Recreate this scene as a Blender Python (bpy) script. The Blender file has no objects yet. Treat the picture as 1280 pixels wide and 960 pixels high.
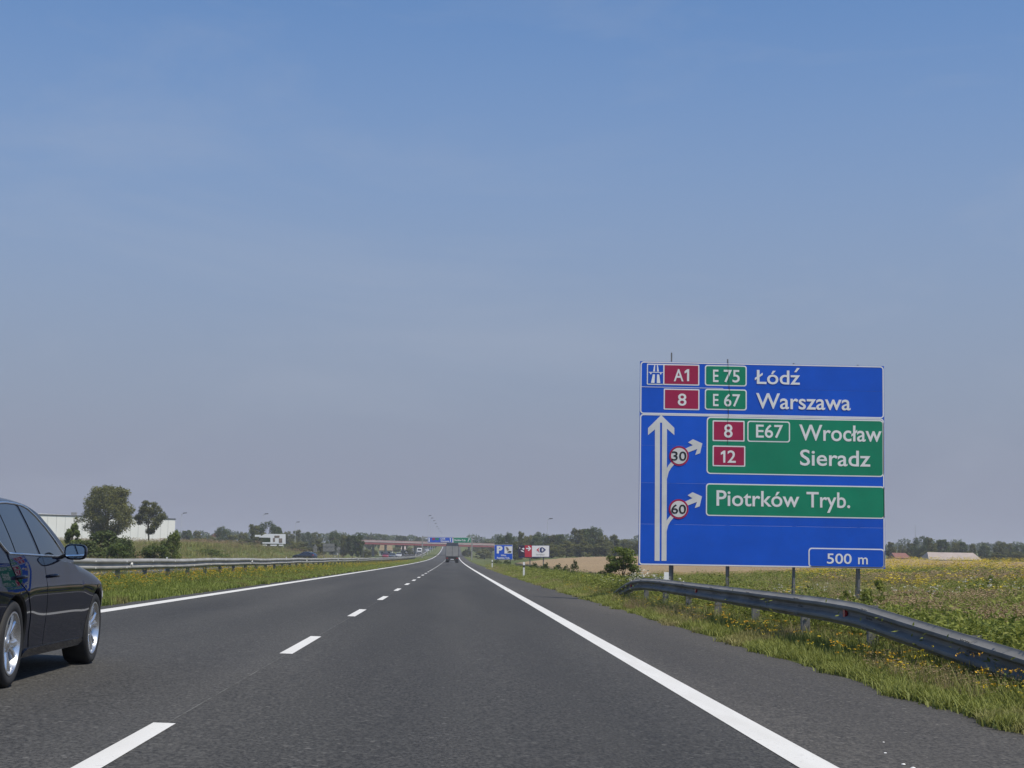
import bpy, bmesh, math, random
import numpy as np
from mathutils import Matrix, Vector, Euler

R = math.radians
rng = np.random.default_rng(7)
random.seed(7)
scene = bpy.context.scene
col = scene.collection

# ------------------------------------------------------------------ camera
FOC = 2100.0                      # focal length in pixels of the 1280 x 960 photograph
VPX, VPY, ROLL, EYE = 565.6, 697.8, 0.0165, 1.10
yd = Vector((VPX - 640, 480 - VPY, FOC)).normalized()
p2 = Vector((VPX - 640 + 100, 480 - VPY - 100 * ROLL, FOC))
zd_ = yd.cross(p2).normalized()
if zd_.y < 0: zd_ = -zd_
# camera coordinates here are (right, up, forward): a left-handed triple
xd = Vector((1, 0, 0)); xd = (xd - zd_ * xd.dot(zd_) - yd * xd.dot(yd)).normalized()
c_r = Vector((xd.x, yd.x, zd_.x)); c_u = Vector((xd.y, yd.y, zd_.y)); c_f = Vector((xd.z, yd.z, zd_.z))
cam_data = bpy.data.cameras.new('camera'); cam = bpy.data.objects.new('camera', cam_data); col.objects.link(cam)
cam_data.sensor_width = 36.0; cam_data.lens = FOC / 1280 * 36.0; cam_data.clip_start = 0.1; cam_data.clip_end = 12000
m = Matrix.Identity(4)
for i in range(3):
    m[i][0] = c_r[i]; m[i][1] = c_u[i]; m[i][2] = -c_f[i]
m[0][3], m[1][3], m[2][3] = 0, 0, EYE
cam.matrix_world = m
scene.camera = cam

# ------------------------------------------------------------------ sky, sun, exposure
SUN_EL, SUN_AZ = 61.0, 124.0      # azimuth clockwise from the driving direction: from the right, a little behind
world = bpy.data.worlds.new('World'); scene.world = world; world.use_nodes = True
wn = world.node_tree.nodes; wl = world.node_tree.links
bg = wn['Background']
sky = wn.new('ShaderNodeTexSky'); sky.sky_type = 'NISHITA'; sky.sun_disc = False
sky.sun_elevation = R(SUN_EL); sky.sun_rotation = R(SUN_AZ)
sky.altitude = 0; sky.air_density = 0.8; sky.dust_density = 0.5; sky.ozone_density = 1.5
def wmix(fac, a, b, mode):
    n = wn.new('ShaderNodeMix'); n.data_type = 'RGBA'; n.blend_type = mode
    if isinstance(fac, float): n.inputs[0].default_value = fac
    else: wl.new(fac, n.inputs[0])
    wl.new(a, n.inputs[6]); n.inputs[7].default_value = (*b, 1); return n.outputs[2]
tinted = wmix(1.0, sky.outputs[0], (.58, .83, 1.03), 'MULTIPLY')
# summer haze low in the sky, the same all round the horizon
geo = wn.new('ShaderNodeTexCoord'); sep = wn.new('ShaderNodeSeparateXYZ'); wl.new(geo.outputs['Generated'], sep.inputs[0])
mr = wn.new('ShaderNodeMapRange'); mr.interpolation_type = 'SMOOTHSTEP'; wl.new(sep.outputs[2], mr.inputs[0])
mr.inputs[1].default_value = .04; mr.inputs[2].default_value = .415; mr.inputs[3].default_value = 1.0; mr.inputs[4].default_value = 0.0
SKY_K = 0.14
hazed = wmix(mr.outputs[0], tinted, (.274 / SKY_K, .316 / SKY_K, .415 / SKY_K), 'MIX')
mr2 = wn.new('ShaderNodeMapRange'); mr2.interpolation_type = 'SMOOTHSTEP'; wl.new(sep.outputs[2], mr2.inputs[0])
mr2.inputs[1].default_value = .0; mr2.inputs[2].default_value = .10; mr2.inputs[3].default_value = 1.0; mr2.inputs[4].default_value = 0.0
hazed = wmix(mr2.outputs[0], hazed, (.268 / SKY_K, .288 / SKY_K, .378 / SKY_K), 'MIX')
# very thin cirrus veil
wno = wn.new('ShaderNodeTexNoise'); wmp = wn.new('ShaderNodeMapping'); wmp.inputs['Scale'].default_value = (2.2, 2.2, 7.); wl.new(geo.outputs['Generated'], wmp.inputs[0])
wl.new(wmp.outputs[0], wno.inputs['Vector']); wno.inputs['Scale'].default_value = 1.6; wno.inputs['Detail'].default_value = 6; wno.inputs['Roughness'].default_value = .6; wno.inputs['Distortion'].default_value = .6
wmr = wn.new('ShaderNodeMapRange'); wl.new(wno.outputs['Fac'], wmr.inputs[0]); wmr.inputs[1].default_value = .5; wmr.inputs[2].default_value = .8; wmr.inputs[3].default_value = 0.; wmr.inputs[4].default_value = .26
hazed = wmix(wmr.outputs[0], hazed, (.42 / SKY_K, .46 / SKY_K, .55 / SKY_K), 'MIX')
wl.new(hazed, bg.inputs[0]); bg.inputs[1].default_value = SKY_K
sun_d = bpy.data.lights.new('sun', 'SUN'); sun_d.energy = 4.8; sun_d.angle = R(0.53); sun_d.color = (1, 0.92, 0.78)
sun = bpy.data.objects.new('sun', sun_d); col.objects.link(sun)
sdir = Vector((math.cos(R(SUN_EL)) * math.sin(R(SUN_AZ)), math.cos(R(SUN_EL)) * math.cos(R(SUN_AZ)), math.sin(R(SUN_EL))))
sun.rotation_euler = sdir.to_track_quat('Z', 'Y').to_euler(); sun.location = sdir * 60
vs = scene.view_settings
vs.view_transform = 'Standard'; vs.look = 'None'; vs.exposure = 0.0; vs.gamma = 1.0; vs.use_curve_mapping = False
scene.cycles.max_bounces = 8; scene.cycles.diffuse_bounces = 3; scene.cycles.glossy_bounces = 3
scene.cycles.transmission_bounces = 4; scene.cycles.volume_bounces = 0; scene.cycles.transparent_max_bounces = 8
scene.cycles.caustics_reflective = False; scene.cycles.caustics_refractive = False
scene.cycles.use_denoising = True

# ------------------------------------------------------------------ helpers
def at(px, py, Y):
    """world point at depth Y (along the road) that the photograph shows at pixel px, py"""
    d = c_r * ((px - 640) / FOC) + c_u * ((480 - py) / FOC) + c_f
    k = Y / d.y
    return Vector((d.x * k, Y, EYE + d.z * k))
def latX(px, Y): return at(px, 697, Y).x

def pchip(x, xp, fp):
    x = np.asarray(x, float); xp = np.asarray(xp, float); fp = np.asarray(fp, float)
    h = np.diff(xp); dl = np.diff(fp) / h; n = len(xp); d = np.zeros(n)
    for i in range(1, n - 1):
        if dl[i - 1] * dl[i] > 0:
            w1 = 2 * h[i] + h[i - 1]; w2 = h[i] + 2 * h[i - 1]
            d[i] = (w1 + w2) / (w1 / dl[i - 1] + w2 / dl[i])
    d[0] = dl[0]; d[-1] = dl[-1]
    xc = np.clip(x, xp[0], xp[-1]); i = np.clip(np.searchsorted(xp, xc, side='right') - 1, 0, n - 2)
    t = (xc - xp[i]) / h[i]
    return ((2*t**3 - 3*t**2 + 1) * fp[i] + (t**3 - 2*t**2 + t) * h[i] * d[i]
            + (-2*t**3 + 3*t**2) * fp[i + 1] + (t**3 - t**2) * h[i] * d[i + 1])

def sstep(x, a, b):
    t = np.clip((np.asarray(x, float) - a) / (b - a), 0, 1)
    return t * t * (3 - 2 * t)

ONES = ('first second third fourth fifth sixth seventh eighth ninth tenth eleventh twelfth thirteenth fourteenth fifteenth sixteenth seventeenth eighteenth nineteenth twentieth').split()
def nth(k): return ONES[k] if k < 20 else 'twenty-' + ONES[k - 20]
class MB:
    def __init__(s): s.v = []; s.f = []; s.mi = []
    def quadgrid(s, P, closed_u=False, mi=0):
        nu, nv = len(P), len(P[0]); b = len(s.v)
        for row in P: s.v.extend([tuple(p) for p in row])
        for i in range(nu if closed_u else nu - 1):
            for j in range(nv - 1):
                i2 = (i + 1) % nu
                s.f.append((b + i*nv + j, b + i2*nv + j, b + i2*nv + j + 1, b + i*nv + j + 1)); s.mi.append(mi)
        return s
    def box(s, x0, x1, y0, y1, z0, z1, mi=0):
        b = len(s.v)
        s.v += [(x0,y0,z0),(x1,y0,z0),(x1,y1,z0),(x0,y1,z0),(x0,y0,z1),(x1,y0,z1),(x1,y1,z1),(x0,y1,z1)]
        for f in ((0,3,2,1),(4,5,6,7),(0,1,5,4),(1,2,6,5),(2,3,7,6),(3,0,4,7)):
            s.f.append(tuple(b + i for i in f)); s.mi.append(mi)
        return s
    def prism(s, pts, off, mi=0, cap=True):
        """pts: loop of 3D points, off: extrusion vector"""
        b = len(s.v); n = len(pts); off = Vector(off)
        s.v += [tuple(p) for p in pts]; s.v += [tuple(Vector(p) + off) for p in pts]
        if cap:
            s.f.append(tuple(range(b, b + n))); s.f.append(tuple(range(b + 2*n - 1, b + n - 1, -1))); s.mi += [mi, mi]
        for i in range(n):
            j = (i + 1) % n; s.f.append((b + i, b + n + i, b + n + j, b + j)); s.mi.append(mi)
        return s
    def tube(s, pts, rad, n=8, mi=0, caps=True):
        b = len(s.v); pts = [Vector(p) for p in pts]; N = len(pts)
        rad = [rad] * N if not hasattr(rad, '__len__') else rad
        for i, p in enumerate(pts):
            t = (pts[min(i + 1, N - 1)] - pts[max(i - 1, 0)]).normalized()
            a = Vector((0, 0, 1)) if abs(t.z) < .9 else Vector((1, 0, 0))
            u = t.cross(a).normalized(); w = t.cross(u)
            for k in range(n):
                an = 2 * math.pi * k / n
                s.v.append(tuple(p + (u * math.cos(an) + w * math.sin(an)) * rad[i]))
        for i in range(N - 1):
            for k in range(n):
                k2 = (k + 1) % n
                s.f.append((b + i*n + k, b + i*n + k2, b + (i+1)*n + k2, b + (i+1)*n + k)); s.mi.append(mi)
        if caps:
            s.f.append(tuple(b + k for k in range(n - 1, -1, -1))); s.f.append(tuple(b + (N-1)*n + k for k in range(n))); s.mi += [mi, mi]
        return s
    def lathe_x(s, prof, n=32, c=(0, 0, 0), mi=0):
        """prof: (x, r) pairs, turned about the X axis"""
        b = len(s.v)
        for k in range(n):
            a = 2 * math.pi * k / n
            for x, r in prof: s.v.append((c[0] + x, c[1] + r * math.cos(a), c[2] + r * math.sin(a)))
        q = len(prof)
        for k in range(n):
            k2 = (k + 1) % n
            for j in range(q - 1):
                s.f.append((b + k*q + j, b + k*q + j + 1, b + k2*q + j + 1, b + k2*q + j)); s.mi.append(mi)
        return s
    def mesh(s, name, mats, smooth=False):
        me = bpy.data.meshes.new(name); me.from_pydata(s.v, [], s.f)
        for mt in (mats if isinstance(mats, (list, tuple)) else [mats]): me.materials.append(mt)
        if any(s.mi): me.polygons.foreach_set('material_index', s.mi)
        bm = bmesh.new(); bm.from_mesh(me); bmesh.ops.recalc_face_normals(bm, faces=bm.faces); bm.to_mesh(me); bm.free()
        if smooth:
            me.polygons.foreach_set('use_smooth', [True] * len(me.polygons))
            if smooth is not True: me.set_sharp_from_angle(angle=R(smooth))
        me.update(); return me
    def build(s, name, mats, parent=None, loc=(0, 0, 0), rot=(0, 0, 0), smooth=False):
        return link(name, s.mesh(name, mats, smooth), parent, loc, rot)

def link(name, data, parent=None, loc=(0, 0, 0), rot=(0, 0, 0)):
    o = bpy.data.objects.new(name, data); col.objects.link(o)
    o.parent = parent; o.location = loc; o.rotation_euler = rot
    return o
def tag(o, label=None, cat=None, group=None, kind=None):
    if label: o['label'] = label
    if cat: o['category'] = cat
    if group: o['group'] = group
    if kind: o['kind'] = kind
    return o
def thing(name, label, cat, loc=(0, 0, 0), rot=(0, 0, 0), group=None):
    return tag(link(name, None, None, loc, rot), label, cat, group)
def copy_tree(o, parent=None, loc=None, rot=None, scale=None, label=None, group=None):
    c = o.copy(); col.objects.link(c); c.parent = parent
    if loc is not None: c.location = loc
    if rot is not None: c.rotation_euler = rot
    if scale is not None: c.scale = scale
    if label: c['label'] = label
    if group: c['group'] = group
    for ch in o.children: copy_tree(ch, c)
    return c

def npmesh(name, V, Fq, mats, attr=None):
    """fast mesh from numpy: V (n,3), Fq (m,k) of one face size; attr: dict name -> per-vertex float"""
    me = bpy.data.meshes.new(name); V = np.asarray(V, np.float32); Fq = np.asarray(Fq, np.int32)
    k = Fq.shape[1]; me.vertices.add(len(V)); me.vertices.foreach_set('co', V.ravel())
    me.loops.add(Fq.size); me.loops.foreach_set('vertex_index', Fq.ravel())
    me.polygons.add(len(Fq)); me.polygons.foreach_set('loop_start', np.arange(0, Fq.size, k, dtype=np.int32))
    me.update(calc_edges=True)
    for mt in (mats if isinstance(mats, (list, tuple)) else [mats]): me.materials.append(mt)
    if attr:
        for an, av in attr.items():
            a = me.attributes.new(an, 'FLOAT', 'POINT'); a.data.foreach_set('value', np.asarray(av, np.float32))
    return me

# ------------------------------------------------------------------ materials
def nodes_of(name):
    mt = bpy.data.materials.new(name); mt.use_nodes = True
    nt = mt.node_tree; return mt, nt, nt.nodes, nt.links, nt.nodes['Principled BSDF']
def mix_rgb(nt, fac, a, b, mode='MIX'):
    n = nt.nodes.new('ShaderNodeMix'); n.data_type = 'RGBA'; n.blend_type = mode
    for sock, v in ((n.inputs[0], fac), (n.inputs[6], a), (n.inputs[7], b)):
        if hasattr(v, 'is_output') or isinstance(v, bpy.types.NodeSocket): nt.links.new(v, sock)
        elif isinstance(v, (int, float)): sock.default_value = v
        else: sock.default_value = (*v[:3], 1)
    return n.outputs[2]
def noise(nt, vec, scale, detail=4, rough=.55):
    n = nt.nodes.new('ShaderNodeTexNoise'); n.inputs['Scale'].default_value = scale
    n.inputs['Detail'].default_value = detail; n.inputs['Roughness'].default_value = rough
    if vec is not None: nt.links.new(vec, n.inputs['Vector'])
    return n.outputs['Fac']
def ramp(nt, fac, p0, p1, c0=(0, 0, 0), c1=(1, 1, 1)):
    n = nt.nodes.new('ShaderNodeValToRGB'); nt.links.new(fac, n.inputs[0])
    n.color_ramp.elements[0].position = p0; n.color_ramp.elements[1].position = p1
    n.color_ramp.elements[0].color = (*c0, 1); n.color_ramp.elements[1].color = (*c1, 1)
    return n.outputs[0]
def math_n(nt, op, a, b=None):
    n = nt.nodes.new('ShaderNodeMath'); n.operation = op
    for s_, v in ((n.inputs[0], a), (n.inputs[1], b)):
        if v is None: continue
        if isinstance(v, bpy.types.NodeSocket): nt.links.new(v, s_)
        else: s_.default_value = v
    return n.outputs[0]
def objco(nt): return nt.nodes.new('ShaderNodeTexCoord').outputs['Object']
def geopos(nt): return nt.nodes.new('ShaderNodeNewGeometry').outputs['Position']
def scaled(nt, vec, s):
    n = nt.nodes.new('ShaderNodeMapping'); n.inputs['Scale'].default_value = s; nt.links.new(vec, n.inputs[0]); return n.outputs[0]
def bump(nt, bsdf, h, strength, dist=.01):
    n = nt.nodes.new('ShaderNodeBump'); n.inputs['Strength'].default_value = strength; n.inputs['Distance'].default_value = dist
    nt.links.new(h, n.inputs['Height']); nt.links.new(n.outputs[0], bsdf.inputs['Normal'])

def pm(name, c, rough=.6, metal=0., var=.15, scale=4., coat=0., coat_r=.03, spec=.5, bmp=0., stretch=(1, 1, 1)):
    mt, nt, N, L, b = nodes_of(name)
    co = scaled(nt, objco(nt), stretch); nz = noise(nt, co, scale, 5)
    d = tuple(x * (1 - var) for x in c); e = tuple(min(1, x * (1 + var)) for x in c)
    L.new(mix_rgb(nt, ramp(nt, nz, .3, .7), d, e), b.inputs['Base Color'])
    b.inputs['Roughness'].default_value = rough; b.inputs['Metallic'].default_value = metal
    b.inputs['Coat Weight'].default_value = coat; b.inputs['Coat Roughness'].default_value = coat_r
    b.inputs['Specular IOR Level'].default_value = spec
    if bmp: bump(nt, b, noise(nt, co, scale * 6, 4), bmp)
    return mt

def leafmat(name, dark, light, trans=.3, rough=.6, patch=None, patch_scale=.12):
    """foliage: per-leaf attribute 'tint', per-object random and world patches vary the colour; light passes through"""
    mt, nt, N, L, b = nodes_of(name)
    at_ = N.new('ShaderNodeAttribute'); at_.attribute_name = 'tint'
    oi = N.new('ShaderNodeObjectInfo')
    f = math_n(nt, 'ADD', math_n(nt, 'MULTIPLY', at_.outputs['Fac'], .65), math_n(nt, 'MULTIPLY', oi.outputs['Random'], .35))
    c = mix_rgb(nt, f, dark, light)
    if patch is not None:
        pn = ramp(nt, noise(nt, geopos(nt), patch_scale, 3), .50, .66)
        c = mix_rgb(nt, pn, c, mix_rgb(nt, f, tuple(x * .6 for x in patch), tuple(x * 1.25 for x in patch)))
    b.inputs['Roughness'].default_value = rough; b.inputs['Specular IOR Level'].default_value = .25
    L.new(c, b.inputs['Base Color'])
    tr = N.new('ShaderNodeBsdfTranslucent'); L.new(c, tr.inputs[0])
    mx = N.new('ShaderNodeMixShader'); mx.inputs[0].default_value = trans
    L.new(b.outputs[0], mx.inputs[1]); L.new(tr.outputs[0], mx.inputs[2])
    L.new(mx.outputs[0], N['Material Output'].inputs[0])
    return mt

M = {}
def asphalt(name, base, warm=0., seam=None):
    mt, nt, N, L, b = nodes_of(name)
    p = geopos(nt)
    fine = noise(nt, scaled(nt, p, (1, .45, 1)), 42, 3, .75); mid = noise(nt, p, 7, 4); big = noise(nt, scaled(nt, p, (.55, .035, 1)), 1.0, 3)
    vo = N.new('ShaderNodeTexVoronoi'); vo.inputs['Scale'].default_value = 38; L.new(p, vo.inputs['Vector'])
    c = mix_rgb(nt, ramp(nt, fine, .36, .66), tuple(x * .42 for x in base), tuple(x * 1.55 for x in base))
    k = mix_rgb(nt, ramp(nt, big, .32, .68), (.80, .80, .81), (1.18, 1.17, 1.15))
    c = mix_rgb(nt, 1.0, c, k, 'MULTIPLY')
    k2 = mix_rgb(nt, ramp(nt, mid, .35, .65), (.93, .93, .93), (1.07, 1.07, 1.07))
    c = mix_rgb(nt, 1.0, c, k2, 'MULTIPLY')
    sx = N.new('ShaderNodeSeparateXYZ'); L.new(p, sx.inputs[0])
    wave = math_n(nt, 'SINE', math_n(nt, 'MULTIPLY', math_n(nt, 'ADD', sx.outputs[0], .39), 3.206))
    trk = math_n(nt, 'ADD', math_n(nt, 'MULTIPLY', wave, .055), 1.0)
    cmb = N.new('ShaderNodeCombineXYZ'); [L.new(trk, cmb.inputs[i]) for i in range(3)]
    c = mix_rgb(nt, 1.0, c, cmb.outputs[0], 'MULTIPLY')
    chips = ramp(nt, vo.outputs['Color'], .86, .95)
    c = mix_rgb(nt, math_n(nt, 'MULTIPLY', chips, .7), c, tuple(x * 3.0 for x in base))
    L.new(c, b.inputs['Base Color']); b.inputs['Roughness'].default_value = .82; b.inputs['Specular IOR Level'].default_value = .3
    bump(nt, b, fine, .5, .006)
    return mt
M['asph_r'] = asphalt('asphalt_lane', (.0475, .0460, .0430))
M['asph_l'] = asphalt('asphalt_fast_lane', (.0520, .0505, .0475))
M['asph_s'] = asphalt('asphalt_shoulder', (.0620, .0580, .0525))
def paintmat():
    mt, nt, N, L, b = nodes_of('road_paint')
    p = geopos(nt); f = noise(nt, p, 30, 4, .7); g = noise(nt, scaled(nt, p, (3, .4, 1)), 1.5, 4)
    c = mix_rgb(nt, ramp(nt, f, .29, .40), (.28, .275, .265), (.66, .655, .635))
    c = mix_rgb(nt, ramp(nt, g, .25, .8), c, (.56, .55, .52))
    L.new(c, b.inputs['Base Color']); b.inputs['Roughness'].default_value = .6
    bump(nt, b, f, .3, .004)
    return mt
M['paint'] = paintmat()
M['steel'] = pm('galvanised_steel', (.30, .295, .28), .6, .2, .25, 3., bmp=.05, stretch=(1, .3, 1))
M['steel_old'] = pm('dull_galvanised_steel', (.20, .198, .19), .75, 0., .3, 3., bmp=.05, stretch=(1, .3, 1), spec=.25)
M['lamp_pole'] = pm('pale_lamp_pole', (.50, .51, .53), .6, 0, .1, 3.)
M['steel_post'] = pm('post_steel', (.19, .19, .185), .6, .4, .25, 6.)
M['dark_steel'] = pm('dark_steel', (.06, .06, .06), .6, .3)
M['red_refl'] = pm('red_reflector', (.42, .02, .03), .25, 0, .1)
M['white_refl'] = pm('white_reflector', (.85, .85, .83), .25, 0, .05)
M['white'] = pm('white_sheeting', (.80, .80, .80), .45, 0, .06, 1.2)
M['blue'] = pm('blue_sheeting', (.006, .095, .60), .5, 0, .10, .9, spec=.25)
_nt = M['blue'].node_tree; _b = _nt.nodes['Principled BSDF']; _src = _b.inputs['Base Color'].links[0].from_socket
_oi = _nt.nodes.new('ShaderNodeObjectInfo'); _k = mix_rgb(_nt, _oi.outputs['Random'], (.84, .88, .90), (1.1, 1.06, 1.04))
_nt.links.new(mix_rgb(_nt, 1.0, _src, _k, 'MULTIPLY'), _b.inputs['Base Color'])
M['green'] = pm('green_sheeting', (.006, .23, .125), .5, 0, .10, .9, spec=.25)
M['maroon'] = pm('maroon_sheeting', (.36, .018, .075), .5, 0, .10, .9, spec=.25)
M['silver_sheet'] = pm('silver_grey_sheeting', (.66, .66, .655), .5, 0, .08, 2.)
M['black'] = pm('black_print', (.012, .012, .014), .5)
M['alu'] = pm('aluminium_edge', (.55, .56, .57), .4, .6, .1)
M['postwhite'] = pm('delineator_white', (.78, .78, .76), .5, 0, .08)
M['postred'] = pm('delineator_red', (.55, .05, .04), .4)
M['paint_black'] = pm('black_car_paint', (.004, .0062, .016), .4, 0, .1, 3., coat=.75, coat_r=.015, spec=0.)
M['glass'] = pm('tinted_glass', (.010, .013, .016), .04, 0, .05, 2., spec=.9)
M['mirror'] = pm('mirror_glass', (.55, .70, .85), .02, 1., .02)
M['chrome'] = pm('satin_chrome', (.72, .73, .75), .18, 1., .04)
M['alloy'] = pm('silver_alloy', (.70, .71, .73), .26, .9, .05)
M['alloy_dark'] = pm('dark_alloy', (.10, .10, .105), .5, .5, .1)  # even dark grey metal of the brake discs
M['rubber'] = pm('tyre_rubber', (.018, .018, .019), .75, 0, .2, 20, bmp=.1)
M['plastic'] = pm('black_plastic', (.012, .012, .013), .55)
M['lamp_red'] = pm('tail_lamp', (.35, .01, .015), .12, 0, .1, coat=1)
M['lamp_clear'] = pm('clear_lamp', (.72, .74, .76), .1, .3, .1, coat=1)
M['bark'] = pm('bark', (.075, .058, .042), .9, 0, .35, 5, bmp=.6, stretch=(1, 1, .25))
M['leaf'] = leafmat('tree_leaves', (.050, .062, .014), (.215, .215, .058), .38)
M['leaf2'] = leafmat('dark_tree_leaves', (.034, .058, .016), (.125, .160, .040), .36)
M['leaf3'] = leafmat('shrub_leaves', (.044, .080, .016), (.175, .215, .042), .38)
M['grass'] = leafmat('verge_grass', (.115, .142, .026), (.32, .345, .092), .35, patch=(.33, .265, .14), patch_scale=.35)
M['grass_m'] = leafmat('median_grass', (.105, .150, .026), (.28, .320, .074), .35, patch=(.19, .175, .06), patch_scale=.3)
M['grass_dry'] = leafmat('dry_grass', (.22, .165, .085), (.46, .36, .20), .3)
M['grass_red'] = leafmat('seeding_grass', (.20, .145, .085), (.40, .30, .18), .3)
M['weed'] = leafmat('weed_leaves', (.075, .115, .020), (.29, .310, .060), .35)
M['yellow'] = leafmat('yellow_petals', (.46, .34, .015), (.66, .54, .05), .2)
M['orange'] = leafmat('orange_petals', (.52, .24, .012), (.70, .46, .03), .2)
M['umbel'] = leafmat('white_petals', (.42, .41, .34), (.66, .66, .58), .2)
M['wall_white'] = pm('white_wall_panels', (.72, .72, .69), .6, 0, .03, .2)
M['roof_pink'] = pm('pale_roof_sheets', (.34, .285, .26), .8, 0, .12, .8)
M['roof_red'] = pm('red_roof_tiles', (.20, .085, .065), .8, 0, .2, 1.5)
M['roof_tan'] = pm('tan_roof_tiles', (.19, .14, .08), .8, 0, .15, 1.)
M['plaster'] = pm('pale_plaster', (.55, .52, .45), .8, 0, .08, 1.)
M['window'] = pm('house_window', (.03, .035, .04), .1)
M['bridge_red'] = pm('red_bridge_girder', (.22, .06, .065), .6, 0, .15, .5)
M['parapet'] = pm('pinkish_parapet', (.30, .21, .21), .7, 0, .15, .5)
M['concrete'] = pm('concrete', (.38, .37, .35), .85, 0, .12, 1.2, bmp=.2)
M['tarp_grey'] = pm('grey_tarpaulin', (.27, .265, .255), .6, 0, .12, 1.5, bmp=.2)
M['tarp_dark'] = pm('dark_tarpaulin', (.05, .06, .085), .6, 0, .12, 1.5)
M['picture'] = pm('dark_poster_print', (.035, .02, .05), .5, 0, .6, 1.4)
M['red_print'] = pm('red_poster_print', (.52, .02, .05), .5, 0, .08)
M['blue_print'] = pm('dark_blue_print', (.012, .03, .16), .5)
M['brown_print'] = pm('brown_poster_print', (.22, .17, .14), .5, 0, .5, 2.)
M['wood'] = pm('dark_timber', (.10, .07, .05), .85)
M['bluewhite'] = pm('billboard_white', (.82, .82, .84), .5, 0, .03)

# ------------------------------------------------------------------ terrain
XF = 0.0235
SH_R, PAV_L, OP_IN, OP_OUT = 4.22, -6.25, -11.7, -22.6
def P(y):
    y = np.asarray(y, float); yc = np.clip(y, 0, 1021)
    return 7.7e-9 * yc**3 + np.where(y > 1021, 2.4 * (1 - np.exp(-(y - 1021) / 100.)), 0)
def vnoise(x, y):
    return (np.sin(x * .31 + 1.3 * np.sin(y * .17)) * np.cos(y * .23 + x * .07) + .5 * np.sin(x * .83 + y * .61 + 1.) * np.cos(y * .71 - x * .4))
def H(x, y):
    x = np.asarray(x, float); y = np.asarray(y, float)
    B = np.interp(y, [0, 150, 205, 238, 320, 370, 440, 600], [.1, .1, .25, 2.0, 2.2, 1.6, .6, .3])
    zR = np.interp(x, [SH_R, 5.2, 7.5, 10, 14, 25, 40, 80, 400, 3000], [-.10, -.17, -.62, -.75, -.5, 0, .45, .95, 1.2, 1.5])
    hill = sstep(y, 110, 380) * .95 * sstep(x, 5, 22)
    s1 = np.interp(x, [-24.5, -22.6], [-.45, -.13]); s2 = np.interp(x, [-29, -24.5], [-.35, -.45])
    t = sstep(-x, 29, 37)
    zL = np.where(x > -24.5, s1, np.where(x > -29, s2, -.35 * (1 - t) + B * t))
    zL = np.where(x < -60, B * np.interp(x, [-400, -60], [.5, 1.]), zL)
    zM = np.interp(x, [OP_IN, -9, PAV_L], [.13, .19, .147])
    zO = np.interp(x, [OP_OUT, OP_IN], [-.13, .13])
    z = np.where(x >= SH_R, zR + hill, np.where(x >= PAV_L, -XF * x, np.where(x >= OP_IN, zM, np.where(x >= OP_OUT, zO, zL))))
    off = np.clip(np.maximum(x - 5, np.maximum(-24 - x, 0)) / 6., 0, 1)
    return z + P(y) + off * .09 * vnoise(x, y)
def Hs(x, y): return float(H(x, y))

def sheet(name, xs, ys, zf, mats, kind='structure', parent=None, midx=None):
    X, Y = np.meshgrid(xs, ys); Z = zf(X, Y); V = np.stack([X, Y, Z], -1).reshape(-1, 3)
    nx, ny = len(xs), len(ys); i, j = np.meshgrid(np.arange(nx - 1), np.arange(ny - 1)); a = (j * nx + i).ravel()
    me = npmesh(name, V, np.stack([a, a + 1, a + nx + 1, a + nx], 1), mats)
    if midx is not None: me.polygons.foreach_set('material_index', np.asarray(midx, np.int32)[i.ravel()])
    me.polygons.foreach_set('use_smooth', [True] * len(me.polygons)); me.update()
    o = link(name, me, parent)
    if kind: o['kind'] = kind
    return o

def groundmat():
    mt, nt, N, L, b = nodes_of('meadow_ground')
    p = geopos(nt); big = noise(nt, p, .03, 4); mid = noise(nt, p, .35, 5); fine = noise(nt, p, 6, 5, .7)
    c = mix_rgb(nt, ramp(nt, big, .4, .62), (.085, .110, .030), (.135, .130, .050))
    c = mix_rgb(nt, ramp(nt, mid, .42, .66), c, (.060, .085, .022))
    k = mix_rgb(nt, ramp(nt, fine, .3, .7), (.6, .6, .6), (1.35, 1.35, 1.35))
    c = mix_rgb(nt, 1., c, k, 'MULTIPLY')
    L.new(c, b.inputs['Base Color']); b.inputs['Roughness'].default_value = .95; b.inputs['Specular IOR Level'].default_value = .1
    bump(nt, b, fine, .8, .06)
    return mt
M['ground'] = groundmat()
gx = np.unique(np.concatenate([[-4000, -2000, -1000, -600, -400, -300, -220, -160, -120, -90, -75, -60], np.arange(-52, -24, 1.5),
      [-24.5, -22.65, -22.55, -17, -11.75, -11.65, -10.5, -9, -7.5, -6.3, -6.2, -3, 0, 4.18, 4.24, 4.7, 5.2], np.arange(6, 30, 1.2),
      [32, 36, 40, 46, 54, 64, 80, 100, 130, 170, 230, 300, 400, 600, 1000, 2000, 4000]]))
gy = np.unique(np.concatenate([[-60, -30, -10], np.arange(0, 130, 1.5), np.arange(130, 400, 6), np.arange(400, 1200, 25), [1250, 1350, 1500, 1800, 2400, 3500, 6000]]))
def ground_z(x, y):
    inroad = ((x < 4.2) & (x > -6.26)) | ((x < -11.68) & (x > -22.62))
    return H(x, y) - np.where(inroad, .12, 0)
ground = sheet('ground', gx, gy, ground_z, M['ground'])
ry = np.concatenate([np.arange(-40, 400, 8.), np.arange(400, 1300, 20.)])
road = sheet('road', np.array([PAV_L, -4.0, -1.765, 0.3, 2.05, 3.1, SH_R]), ry, H, [M['asph_l'], M['asph_r'], M['asph_s']], midx=[0, 0, 1, 1, 2, 2])
opp = sheet('opposite_carriageway', np.array([OP_OUT, -19.5, -15.8, OP_IN]), ry, H, [M['asph_l']], midx=[0, 0, 0])

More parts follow.
